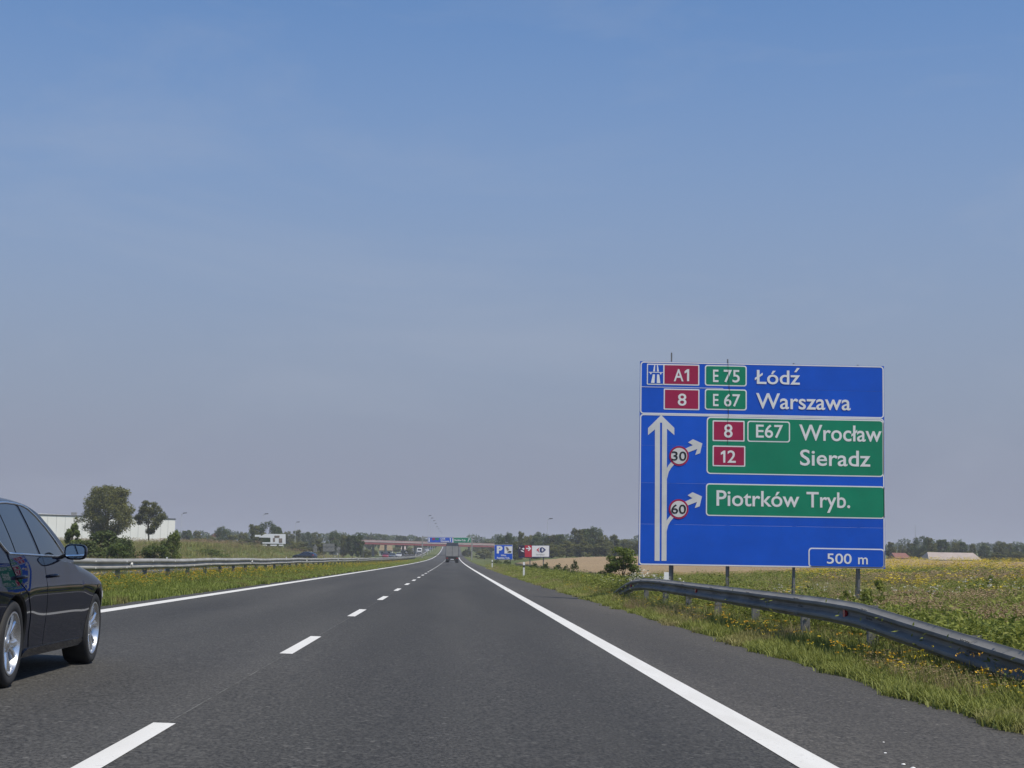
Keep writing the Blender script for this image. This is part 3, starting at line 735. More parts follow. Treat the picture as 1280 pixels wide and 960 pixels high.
def build_car(name, label, paint, loc, rot, detail=True, group=None, cat='car'):
    t = thing(name, label, cat, loc, rot, group)
    step, ns = (.03, 34) if detail else (.11, 12)
    body = MB()
    for s_ in (1, -1):
        V, F = hull(step, ns, s_); b = len(body.v); body.v += [tuple(v) for v in V]; body.f += [tuple(b + i for i in f) for f in F]; body.mi += [0] * len(F)
    nr = ns + 8; n_st = len(V) // nr
    for base in (0, (n_st - 1) * nr):                     # close nose and tail
        right = [base + j for j in range(nr)]; left = [n_st * nr + base + j for j in range(nr)]
        for j in range(nr - 1): body.f.append((right[j], right[j + 1], left[j + 1], left[j])); body.mi.append(0)
    bo = body.build('body', paint, t, smooth=40)
    bm = bmesh.new(); bm.from_mesh(bo.data); bmesh.ops.remove_doubles(bm, verts=bm.verts, dist=.0008); bm.to_mesh(bo.data); bm.free()
    bo.data.polygons.foreach_set('use_smooth', [True] * len(bo.data.polygons)); bo.data.set_sharp_from_angle(angle=R(50))
    g = MB(); st = np.arange(.55, 3.621, .05 if detail else .2) - GO
    for s_ in (1, -1): g.quadgrid([[(s_ * p[0], p[1], p[2]) for p in gh_section(y)] for y in st])
    go = g.build('roof', paint, t, smooth=True)
    bm = bmesh.new(); bm.from_mesh(go.data); bmesh.ops.remove_doubles(bm, verts=bm.verts, dist=.0008); bm.to_mesh(go.data); bm.free()
    go.data.polygons.foreach_set('use_smooth', [True] * len(go.data.polygons)); go.data.set_sharp_from_angle(angle=R(45))
    # windscreen and rear glass laid over the cabin shell
    for nm, ya, yb in (('windscreen', 2.93 - GO, 3.52 - GO), ('rear_screen', .66 - GO, 1.28 - GO)):
        w = MB(); ys_ = np.linspace(ya, yb, 9 if detail else 4)
        rows_ = []
        for y in ys_:
            sec = gh_section(y, off=.006)[13:]
            rows_.append([(p[0], p[1], p[2]) for p in sec] + [(-p[0], p[1], p[2]) for p in reversed(sec[:-1])])
        w.quadgrid(rows_); w.build(nm, M['glass'], t, smooth=True)
    for s_ in (1, -1):
        for nm, poly in GLASS.items():
            bm_build(nm, surface_patch(poly, lambda y, z: gw(y, z) + .006, s_, .07 if detail else .5, .012), M['glass'], t)
        if detail:
            MB().tube([(s_ * (float(gw(y, z)) + .004), y, z) for y, z in DLO], .0115, 6).build('window_trim', M['chrome'], t, smooth=True)
            d1 = [(2.115, .27), (3.33, .27), (3.40, .36), (3.445, .52), (3.40, .75), (3.10, .920), (2.00, .978), (2.06, .7)]
            d2 = [(1.66, .27), (2.10, .27), (2.045, .7), (1.985, .978), (1.02, .995), (1.02, .92), (1.16, .80), (1.42, .70), (1.56, .54), (1.60, .38)]
            for poly in (d1, d2):
                dr = bm_build('door', surface_patch(poly, lambda y, z: side_w(y, z) + .0045, s_, .05, .012), paint, t)
                hy = 2.17 if poly is d1 else 1.13
                hx = float(side_w(hy, .825)) + .004
                MB().tube([(s_ * (hx - .01), hy - .03, .824), (s_ * (hx + .028), hy - .005, .827), (s_ * (hx + .032), hy + .07, .829), (s_ * (hx + .028), hy + .16, .828), (s_ * (hx - .01), hy + .20, .826)], [.012, .014, .015, .014, .012], 8).build('handle', paint, dr, smooth=True)
            sl = [(1.52, .195), (3.60, .195), (3.61, .235), (3.52, .262), (1.60, .262), (1.51, .235)]
            bm_build('sill', surface_patch(sl, lambda y, z: side_w(y, z) + .012, s_, .08, .02), paint, t)
        # wheel wells: dark arch liners with a lip
        for a_ in (AX_R, AX_F):
            lin = MB(); n = 28 if detail else 10; th0 = math.asin((.19 - WZ) / AR)
            Pq = []
            for k in range(n + 1):
                th = th0 + (math.pi - 2 * th0) * k / n; y, z = a_ + AR * math.cos(th), WZ + AR * math.sin(th)
                w_ = float(side_w(y, z)); Pq.append([(s_ * (w_ + .002), y, z), (s_ * (w_ - .012), a_ + (AR - .012) * math.cos(th), WZ + (AR - .012) * math.sin(th)), (s_ * .56, a_ + (AR - .012) * math.cos(th), WZ + (AR - .012) * math.sin(th))])
            lin.quadgrid(Pq); lin.prism([(s_ * .56, p[2][1], p[2][2]) for p in Pq], (s_ * .01, 0, 0))
            lin.build('wheel_well', M['plastic'], t, smooth=40)
        # mirror: shell, glass and foot
        if detail:
            cx, cy, cz = .985, 2.72, 1.025
            shell = MB(); rings = []
            for (dy, sx, sz) in ((-.045, .088, .062), (-.03, .094, .068), (.02, .092, .066), (.07, .075, .052), (.10, .04, .03), (.11, .004, .004)):
                rings.append([(s_ * (cx + sx * math.copysign(abs(math.cos(q)) ** .6, math.cos(q))), cy + dy, cz + sz * math.copysign(abs(math.sin(q)) ** .6, math.sin(q))) for q in np.linspace(0, 2 * math.pi, 25)])
            shell.quadgrid(rings); mo = shell.build('door_mirror', paint, t, smooth=True)
            gl = [(s_ * (cx + .080 * math.copysign(abs(math.cos(q)) ** .6, math.cos(q))), cy - .043, cz + .054 * math.copysign(abs(math.sin(q)) ** .6, math.sin(q))) for q in np.linspace(0, 2 * math.pi, 25)[:-1]]
            MB().prism(gl, (0, .006, 0)).build('mirror_glass', M['mirror'], mo)
            MB().prism([(s_ * .84, cy + .0, .955), (s_ * .92, cy - .0, .99), (s_ * .92, cy + .05, .99), (s_ * .84, cy + .08, .955)], (0, 0, .03)).build('mirror_foot', M['plastic'], mo)
        # lamps
        tl = [(.02, .80), (.14, .76), (.42, .80), (.46, .88), (.16, .93), (.04, .88)]
        bm_build('tail_lamp', surface_patch(tl, lambda y, z: side_w(y, z) + .004, s_, .08, .05), M['lamp_red'], t)
        hl = [(4.46, .60), (4.70, .53), (4.79, .54), (4.77, .59), (4.60, .645), (4.48, .66)]
        bm_build('headlamp', surface_patch(hl, lambda y, z: side_w(y, z) + .004, s_, .08, .05), M['lamp_clear'], t)
    MB().box(-.60, .60, .3, 4.55, .16, .50).build('underbody', M['plastic'], t)
    if detail:
        MB().box(-.26, .26, -.012, .02, .70, .81).build('rear_number_plate', M['white'], t)
        MB().tube([(-.45, .03, .27), (-.45, .02, .24)], .03, 8).build('exhaust', M['chrome'], t)
    add_wheels(t, detail)
    return t
CARX = -4.215
car = build_car('sedan', 'shiny black sedan passing in the left lane, partly cut off by the frame', M['paint_black'], (CARX, 15.80 - AX_F, -XF * CARX), (0, math.atan(XF), 0))

# distant traffic
far_paints = {k: pm(k, c, .35, 0, .05, coat=.8) for k, c in (('dark_blue_paint', (.02, .03, .06)), ('dark_red_paint', (.22, .02, .025)), ('silver_paint', (.45, .46, .47)), ('white_paint', (.75, .75, .75)), ('grey_paint', (.09, .095, .10)))}
proto = build_car('distant_car', 'dark red car coming towards us on the far carriageway, leftmost of its cluster', far_paints['dark_red_paint'], (latX(482, 470), 470 + 2.4, Hs(-16, 470)), (0, 0, math.pi), False, 'cars on the opposite carriageway')
def far_car(px, Y, paint, label, heading=math.pi, z=None):
    x = latX(px, Y); c = copy_tree(proto, None, (x, Y + (2.4 if heading > 2 else -2.4), Hs(x, Y) if z is None else z), (0, 0, heading), None, label, 'cars on the opposite carriageway')
    for ch in c.children:
        if ch.name.split('.')[0] in ('body', 'roof'):
            ch.material_slots[0].link = 'OBJECT'; ch.material_slots[0].material = far_paints[paint]
    return c
far_car(490.5, 476, 'grey_paint', 'dark grey car coming towards us, middle of the cluster under the red overpass')
far_car(498.5, 520, 'silver_paint', 'silver car coming towards us, rightmost of the cluster under the red overpass')
far_car(534.0, 800, 'silver_paint', 'far silver car on the opposite carriageway just right of the gantry post')
far_car(537.5, 860, 'dark_blue_paint', 'far dark car on the opposite carriageway right of the silver one')
far_car(546.0, 985, 'white_paint', 'farthest small white car on the opposite carriageway near the crest')
rc = far_car(396, 330, 'dark_blue_paint', 'dark car on the slip road behind the median rail, by the grey sign back', 1.15, at(396, 699.3, 330).z)

# white van on the far carriageway
def van(name, label, px, Y):
    x = latX(px, Y); t = thing(name, label, 'van', (x, Y, Hs(x, Y)))
    prof = [(0, .35), (0, .95), (.75, 1.15), (1.35, 2.15), (1.6, 2.35), (5.2, 2.35), (5.25, .35)]
    MB().prism([(-.95, y, z) for y, z in prof], (1.9, 0, 0)).build('body', far_paints['white_paint'], t)
    MB().prism([(-.82, .76, 1.2), (.82, .76, 1.2), (.76, 1.28, 2.05), (-.76, 1.28, 2.05)], (0, -.03, .02)).build('windscreen', M['glass'], t)
    MB().box(-.8, .8, -.04, .0, .45, .75).build('bumper', M['plastic'], t)
    for s_ in (-1, 1):
        MB().box(s_ * .78 - .13, s_ * .78 + .13, -.03, .05, .78, .98).build('headlamp', M['lamp_clear'], t)
        for y in (.95, 4.2): w = link('wheel', WM[0], t, (s_ * .85, y, .33))
    return t
van('delivery_van', 'small white van coming towards us beside the gantry post', 524, 705)

# truck ahead in the right lane
def truck():
    Y = 318; x = latX(565.2, Y); t = thing('tarpaulin_truck', 'grey tarpaulin truck driving ahead in the right lane', 'truck', (x, Y, Hs(x, Y)))
    MB().box(-1.25, 1.25, 0, 7.2, 1.22, 3.15).build('tarpaulin', M['tarp_grey'], t)
    MB().prism([(-1.2, -.01, 3.151), (1.2, -.01, 3.151), (1.05, -.01, 3.75), (-1.05, -.01, 3.75)], (0, 7.2, 0)).build('tarpaulin_roof', M['tarp_dark'], t)
    for xx in (-1.22, -.02, 1.18): MB().box(xx, xx + .05, -.03, .02, 1.22, 3.12).build('corner_post', M['tarp_dark'] if xx != -.02 else M['dark_steel'], t)
    MB().box(-1.25, 1.25, .02, 7.3, 1.02, 1.215).build('load_bed', M['dark_steel'], t)
    MB().box(-1.22, 1.22, .5, .62, .45, 1.01).build('underrun_panel', M['plastic'], t)
    MB().box(-1.15, 1.15, .10, .22, .55, .75).build('rear_bumper', M['dark_steel'], t)
    MB().box(-.45, .45, .3, 9.3, .62, 1.0).build('chassis', M['dark_steel'], t)
    MB().prism([(-1.2, 7.5, .7), (-1.2, 9.5, .7), (-1.2, 9.45, 1.9), (-1.2, 9.1, 2.8), (-1.2, 7.5, 2.8)], (2.4, 0, 0)).build('cab', M['tarp_dark'], t)
    for s_ in (-1, 1):
        MB().box(s_ * .95 - .2, s_ * .95 + .2, .06, .12, .78, .96).build('tail_lamp', M['lamp_red'], t)
        MB().box(s_ * .82 - .3, s_ * .82 + .3, 1.0, 1.02, .18, .75).build('mud_flap', M['plastic'], t)
        for y in (1.75, 3.0, 8.3):
            for dx in ((-.16, .16) if y < 5 else (0,)):
                w = link('wheel', WM[0], t, (s_ * (.92) + dx, y, .50)); w.scale = (1.15, 1.52, 1.52)
    MB().box(-.3, .3, .085, .10, .58, .70).build('number_plate', M['white'], t)
    return t
truck()

# ------------------------------------------------------------------ gantry over the road
GY = 470.0
gxl, gxr = latX(527.6, GY), latX(589.6, GY); gz = Hs(0, GY)
gan = thing('sign_gantry', 'grey gantry carrying a blue and a green overhead sign across the road', 'gantry', (0, GY, gz))
gtop = at(565, 671.0, GY).z - gz
for x in (gxl, gxr):
    dz = Hs(x, GY) - gz
    MB().box(x - .16, x + .16, -.16, .16, dz - .4, gtop + .1).build('gantry_post', M['steel'], gan)
MB().box(gxl, gxr, .30, .55, gtop - .45, gtop - .1).build('gantry_beam', M['steel'], gan)
def GPm(px, py, off): p = at(px, py, GY); return (p.x, -off, p.z - gz)
def gpanel(x0, y0, x1, y1, mt):
    p = flat('sign_panel', [(x0, y0), (x1, y0), (x1, y1), (x0, y1)], .12, .30, M['white'], gan, GPm)
    flat('face', [(x0 + .25, y0 + .25), (x1 - .25, y0 + .25), (x1 - .25, y1 - .25), (x0 + .25, y1 - .25)], .15, .02, mt, p, GPm)
    return p
pbp = gpanel(534.6, 671.6, 565.4, 678.3, M['blue']); pgp = gpanel(566.8, 671.9, 588.8, 678.6, M['green'])
flat('number_plate', sq(540.4, 672.4, 543.6, 675), .18, .02, M['maroon'], pbp, GPm); flat('number_plate', sq(544.4, 672.4, 548.8, 675), .18, .02, M['green'], pbp, GPm)
flat('symbol', sq(535.6, 672.4, 537.2, 677.4), .18, .02, M['white'], pbp, GPm)
lettering('Łódź', 550.6, 556.5, 674.4, 672.4, .19, M['white'], pbp, GPm, .03); lettering('Warszawa', 550.6, 561.6, 677.4, 675.4, .19, M['white'], pbp, GPm, .03)
flat('arrow', [(563, 672.4), (564.2, 673.6), (563.5, 673.6), (563.5, 677.5), (562.6, 677.5), (562.6, 673.6), (561.9, 673.6)], .19, .02, M['white'], pbp, GPm)
lettering('Piotrków Tryb.', 568, 582.3, 676.3, 674.2, .19, M['white'], pgp, GPm, .03)
flat('arrow', [(587.2, 672.8), (587.2, 674.6), (586.6, 674.1), (585.2, 677.2), (584.5, 676.8), (585.9, 673.7), (585.2, 673.1)], .19, .02, M['white'], pgp, GPm)
flat('side_plate', sq(528.2, 674.2, 534, 676.4), .02, .05, M['steel_post'], gan, GPm)

# ------------------------------------------------------------------ red overpass
ova = at(440, 677.2, 575); ovb = at(650, 682.8, 690)
ov = thing('overpass', 'long overpass with a dark red girder crossing the road behind the gantry', 'bridge', (ova.x, ova.y, 0))
dv = Vector((ovb.x - ova.x, ovb.y - ova.y, 0)); nrm = Vector((dv.y, -dv.x, 0)).normalized()
def deck(name, z0, z1, o0, o1, mt, ext=1.0):
    a = nrm * o0; b = nrm * o1; zb = ovb.z - ova.z
    pts = [a + Vector((0, 0, ova.z + z0)), b + Vector((0, 0, ova.z + z0)), b + Vector((0, 0, ova.z + z1)), a + Vector((0, 0, ova.z + z1))]
    return MB().prism(pts, dv + Vector((0, 0, zb))).build(name, mt, ov)
deck('girder', -.75, -.02, 3.9, 4.6, M['bridge_red']); deck('girder', -.75, -.02, -4.6, -3.9, M['bridge_red'])
deck('deck', 0, .22, -4.7, 4.7, M['concrete'])
for o_ in (4.45, -4.6): deck('parapet', .23, .72, o_, o_ + .12, M['parapet'])
for f_ in (.14, .30, .62, .84):
    p = dv * f_; z = ova.z - .1 + (ovb.z - ova.z) * f_; g = Hs(ova.x + p.x, ova.y + p.y)
    for o_ in (-2.5, 2.5):
        q = p + nrm * o_; MB().tube([(q.x, q.y, g - .5), (q.x, q.y, z - .6)], .45, 10).build('pier', M['concrete'], ov)
    MB().prism([p + nrm * -3.5 + Vector((-.5, 0, z - .7)), p + nrm * 3.5 + Vector((-.5, 0, z - .7)), p + nrm * 3.5 + Vector((.5, 0, z - .7)), p + nrm * -3.5 + Vector((.5, 0, z - .7))], (0, 0, .6)).build('pier_cap', M['concrete'], ov)

# ------------------------------------------------------------------ street lamps
def lamp(name, x, y, h, label, arms=2, group=None, bend=1.6):
    z = Hs(x, y); t = thing(name, label, 'street lamp', (x, y, z), (0, 0, 0), group)
    MB().tube([(0, 0, -.4), (0, 0, h * .5), (0, 0, h - .25)], [.085, .06, .04], 8).build('pole', M['lamp_pole'], t)
    for s_ in ((-1, 1) if arms == 2 else (arms,)):
        MB().tube([(0, 0, h - .3), (s_ * .35, 0, h - .02), (s_ * bend, 0, h + .1)], .05, 6).build('arm', M['steel'], t)
        MB().prism([(s_ * (bend - .1), -.2, h + .02), (s_ * (bend + .95), -.14, h + .12), (s_ * (bend + .95), .14, h + .12), (s_ * (bend - .1), .2, h + .02)], (0, 0, .22)).build('lamp_head', M['dark_steel'], t)
    return t
offs = [(535.6, 645), (538.6, 648), (541.4, 651.2), (543.2, 654.6), (545.2, 658.6), (547.2, 661.4), (549.4, 664.4), (551.2, 666.4)]
for i, (px, py) in enumerate(offs):
    Y = 9.4 * FOC / (VPX - px); p = at(px, py, Y)
    lamp('street_lamp', p.x, Y, p.z - Hs(p.x, Y), 'nearest and tallest looking of the lamp posts rising above the gantry' if i == 0 else nth(i) + ' lamp post from the left in the row receding above the gantry', 1, 'lamp posts receding along the median', .15)
for px, py, Y, lab in ((227, 642, 480, 'slender lamp post in the trees right of the white warehouse'), (329, 643, 480, 'slender lamp post standing behind the house billboard'),
                       (369.5, 653, 590, 'slender lamp post whose head floats right of the house billboard'), (684.5, 649, 480, 'slender lamp post above the white billboard on the right')):
    p = at(px, py, Y); lamp('street_lamp', p.x, Y, p.z - Hs(p.x, Y), lab, 1, 'single lamp posts by the slip roads', .5)
p = at(1144, 656, 800)
mast = thing('radio_mast', 'thin hazy mast above the far trees right of the big sign', 'mast', (p.x, 800, Hs(p.x, 800)))
MB().tube([(0, 0, -.5), (0, 0, p.z - Hs(p.x, 800))], [.16, .05], 6).build('pole', M['steel'], mast)

# ------------------------------------------------------------------ parking sign and billboards on the right
def panel_thing(name, label, cat, Y, box, face, posts, back=M['alu'], edge=.35, thick=.12, frame=None):
    x0, y0, x1, y1 = box; pc = at((x0 + x1) / 2, y1, Y); g = Hs(pc.x, Y)
    t = thing(name, label, cat, (pc.x, Y, g))
    def cv(px, py, off): q = at(px, py, Y); return (q.x - pc.x, -off, q.z - g)
    flat('panel', sq(x0, y0, x1, y1), 0, thick, frame or M['white'], t, cv)
    if face: flat('face', sq(x0 + edge, y0 + edge, x1 - edge, y1 - edge), .02, .015, face, t, cv)
    for px in posts:
        q = at(px, y1, Y); dz = Hs(q.x, Y) - g
        MB().box(q.x - pc.x - .07, q.x - pc.x + .07, thick + .01, thick + .15, dz - .4, q.z - g + 1.).build('post', M['steel_post'], t)
    return t, cv
ps, cv = panel_thing('parking_sign', 'blue parking sign with white P and a white picture square', 'road sign', 258, (618, 681, 640.8, 699.4), M['blue'], (621, 638), edge=.3)
lettering('P', 621, 628.2, 691.2, 682.4, .03, M['white'], ps, cv, .05)
pic = flat('pictogram', sq(630.6, 682.8, 640.2, 691.9), .03, .01, M['white'], ps, cv)
flat('pictogram_shape', [(632, 683.5), (634.6, 684.2), (636.8, 687.4), (634, 688.6)], .045, .01, M['brown_print'], pic, cv)
flat('pictogram_shape', [(634, 689.8), (637.4, 688.6), (639.4, 689.2), (639, 690.8), (634.6, 690.8)], .045, .01, M['black'], pic, cv)
lettering('200m', 626, 632.5, 695.1, 693.2, .03, M['white'], ps, cv, .02)
lettering('Piotrków Tryb.', 621.2, 637.2, 698.4, 696.3, .03, M['white'], ps, cv, .03)
bb, cv = panel_thing('billboard', 'white billboard with a red arrow panel and dark picture beside the wheat field', 'billboard', 215, (648.2, 681.8, 687, 696.9), None, (662.6, 679.4), frame=M['blue_print'])
flat('picture', sq(648.6, 682.2, 656.0, 695.6), .02, .015, M['picture'], bb, cv)
for q in ([(652, 686), (654.4, 684.6), (655.8, 686), (654.6, 687.4)], [(650.6, 687.6), (654, 688.4), (655.6, 690.4), (652, 689.4)], [(649.2, 683.6), (650.4, 685), (649.6, 686.2)]):
    flat('picture_spot', q, .04, .01, M['bluewhite'], bb, cv)
flat('red_panel', sq(656.0, 681.6, 664.6, 696.4), .02, .015, M['red_print'], bb, cv)
flat('arrow', [(657.6, 684.9), (661.4, 684.9), (659.8, 683.1), (660.9, 682.3), (664, 685.6), (660.9, 688.9), (659.8, 688.1), (661.4, 686.3), (657.6, 686.3)], .04, .01, M['bluewhite'], bb, cv)
flat('white_panel', sq(664.9, 682.1, 686.4, 695.9), .02, .015, M['bluewhite'], bb, cv)
flat('logo', [(670.6, 687.3), (674.6, 683.9), (673.2, 686.4), (673.2, 688.2), (674.6, 690.8)], .04, .01, M['red_print'], bb, cv)
lg = flat('logo', [(675.2, 684.8), (677.6, 683.9), (678.6, 684.4), (678.8, 685.9), (679, 684.4), (682.4, 687.3), (679, 690.4), (678.8, 688.7), (678.6, 690.4), (677.6, 690.9), (675.2, 690.0), (674.6, 687.4)], .04, .01, M['blue_print'], bb, cv)
flat('logo', [(677.2, 685.6), (678.4, 685.6), (678.4, 686.9), (680, 686.9), (680, 687.9), (678.4, 687.9), (678.4, 689.2), (677.2, 689.2)], .055, .01, M['bluewhite'], bb, cv)
lettering('Carrefour', 670, 681, 693.9, 692.3, .04, M['steel_old'], bb, cv, .0)
# left side: house billboard and the grey backs of signs
hb, cv = panel_thing('billboard', 'white billboard with a slanted left corner and house pictures', 'billboard', 380, (330, 667.6, 357, 679.8), None, (337,), frame=M['dark_steel'])
flat('poster', [(323.4, 671.8), (331, 667.4), (357, 667.6), (357, 679.9), (328, 679.4), (328, 677.8), (338, 677.9), (338, 672.2)], .02, .015, M['bluewhite'], hb, cv)
flat('picture', [(328, 672.6), (338, 672.6), (338, 677.4), (328, 677.2)], .025, .015, M['leaf2'], hb, cv)
flat('picture', sq(343, 669.6, 349.4, 672.2), .05, .015, M['brown_print'], hb, cv); flat('picture', sq(348.6, 673, 352.8, 678.6), .05, .015, M['brown_print'], hb, cv)
flat('picture', sq(341.2, 672.6, 343.8, 677.4), .05, .015, M['brown_print'], hb, cv)
for x0, x1 in ((328, 333.6), (338, 346), (348.6, 354)): flat('side_strip', sq(x0, 680.8, x1, 682.4), .0, .05, M['bluewhite'], hb, cv)
flat('side_strip', sq(318.6, 668.6, 326, 671), .0, .05, M['bluewhite'], hb, cv)
sb, cv = panel_thing('road_sign', 'grey rectangular back of a road sign on two posts', 'road sign', 345, (403.4, 679.4, 418.2, 689.6), M['steel_old'], (405, 416.6), frame=M['steel_post'])
flat('back_rail', sq(403.6, 682.8, 418, 683.5), .06, .03, M['steel_post'], sb, cv)
tb, cv = panel_thing('warning_sign', 'grey triangular back of a warning sign above its plate', 'road sign', 350, (391.6, 685.2, 396.4, 690.2), None, (394,), frame=M['steel_old'])
flat('triangle', [(394, 679.9), (397.4, 685.6), (390.6, 685.6)], .0, .05, M['steel_old'], tb, cv)
rb, cv = panel_thing('round_sign', 'grey round sign back on one post right of the rectangular one', 'road sign', 355, (421.4, 688.9, 424.8, 690.6), None, (423.1,), frame=M['steel_old'])
flat('disc', [(423.1 + 2.5 * math.cos(k * math.pi / 8), 686 + 2.5 * math.sin(k * math.pi / 8)) for k in range(16)], .0, .05, M['steel_old'], rb, cv)
s2, cv = panel_thing('road_sign', 'small grey sign back below the left end of the red overpass', 'road sign', 470, (449, 683.4, 455.4, 689.8), M['steel_old'], (450.5, 454), frame=M['steel_post'])

# ------------------------------------------------------------------ buildings
ca, cb = at(219.3, 649.4, 600), at(-60, 640.6, 500)
wh = thing('warehouse', 'long white warehouse wall behind the two tall trees on the left', 'building', (ca.x, ca.y, 0))
wv = Vector((cb.x - ca.x, cb.y - ca.y, 0)); wd = Vector((wv.y, -wv.x, 0)).normalized() * -45
if wd.y < 0: wd = -wd
g0 = Hs(ca.x, ca.y)
np_ = 26
for k in range(np_):
    a = wv * (k / np_ + .0006); b = wv * ((k + 1) / np_ - .0006)
    za = ca.z + (cb.z - ca.z) * (k / np_); zb = ca.z + (cb.z - ca.z) * ((k + 1) / np_)
    MB().prism([a + Vector((0, 0, g0 - 1)), b + Vector((0, 0, g0 - 1)), b + Vector((0, 0, zb)), a + Vector((0, 0, za))], wd * .006).build('wall_panel', M['wall_white'], wh)
pts = [Vector((0, 0, g0 - 1)) + wd * .007, wv + Vector((0, 0, g0 - 1)) + wd * .007, wv + wd + Vector((0, 0, g0 - 1)), wd + Vector((0, 0, g0 - 1))]
MB().prism(pts, (0, 0, ca.z - g0 + .85)).build('hall', M['wall_white'], wh)
MB().prism([Vector((0, 0, ca.z)) - wd * .004, wv + Vector((0, 0, cb.z)) - wd * .004, wv + Vector((0, 0, cb.z + .35)) - wd * .004, Vector((0, 0, ca.z + .35)) - wd * .004], wd * .016).build('roof_edge', M['dark_steel'], wh)
for f_ in (.12, .18, .45): 
    q = wv * f_ + wd * .1; MB().box(q.x - .8, q.x + .8, q.y - .8, q.y + .8, ca.z - .3, ca.z + .9).build('roof_vent', M['steel_post'], wh)
def house(name, label, px0, px1, ytop, yeave, Y, roof, wall=M['plaster'], depth=9, hip=.12, gable=False):
    a, b = at(px0, yeave, Y), at(px1, yeave, Y); c = at((px0 + px1) / 2, ytop, Y); g = min(Hs(a.x, Y), Hs(b.x, Y)) - .3
    t = thing(name, label, 'house', ((a.x + b.x) / 2, Y, g)); hw = (b.x - a.x) / 2; ze, zt = a.z - g, c.z - g
    MB().box(-hw * .96, hw * .96, .35, depth - .35, -.3, ze).build('wall', wall, t)
    if gable:
        MB().prism([(-hw, 0, ze), (hw, 0, ze), (0, 0, zt)], (0, depth, 0)).build('roof', roof, t)
    else:
        r = hw * (1 - hip); mb = MB()
        for th in (0, .12):
            mb.v += [(-hw, 0, ze + th), (hw, 0, ze + th), (r, depth / 2, zt + th), (-r, depth / 2, zt + th), (-hw, depth, ze + th), (hw, depth, ze + th)]
        mb.f += [(6, 7, 8, 9), (9, 8, 11, 10), (7, 11, 8), (6, 9, 10), (0, 1, 5, 4), (0, 1, 7, 6), (1, 5, 11, 7), (5, 4, 10, 11), (4, 0, 6, 10)]; mb.mi += [0] * 9
        mb.build('roof', roof, t)
    n = max(2, int(hw * 2 / 3.2))
    for k in range(n):
        x = -hw + (k + .5) * 2 * hw / n
        if ze > 1.8: MB().box(x - .5, x + .5, .30, .36, ze - 1.6, ze - .4).build('window', M['window'], t)
    return t
house('barn', 'long low barn with a pale pinkish roof beyond the yellow weeds', 1161, 1228.5, 691.2, 699.8, 400, M['roof_pink'], M['wood'], 9, .14)
house('house', 'small house with a dark red roof left of the pale barn roof', 1119, 1139, 691.6, 698.0, 440, M['roof_red'])
house('house', 'house with a tan roof seen under the red overpass', 473.5, 490.5, 681.6, 688.2, 640, M['roof_tan'])
house('house', 'pale house among the trees above the grey sign back', 411.5, 422, 671.5, 676.2, 520, M['roof_tan'], gable=True)
house('house', 'small white-walled house with a red roof hidden in the left tree line', 262, 274, 666.5, 671.5, 560, M['roof_red'], M['wall_white'], gable=True)
house('house', 'pale grey house right of the tan roof under the overpass', 501, 507, 683, 687, 690, M['roof_pink'], M['wall_white'])

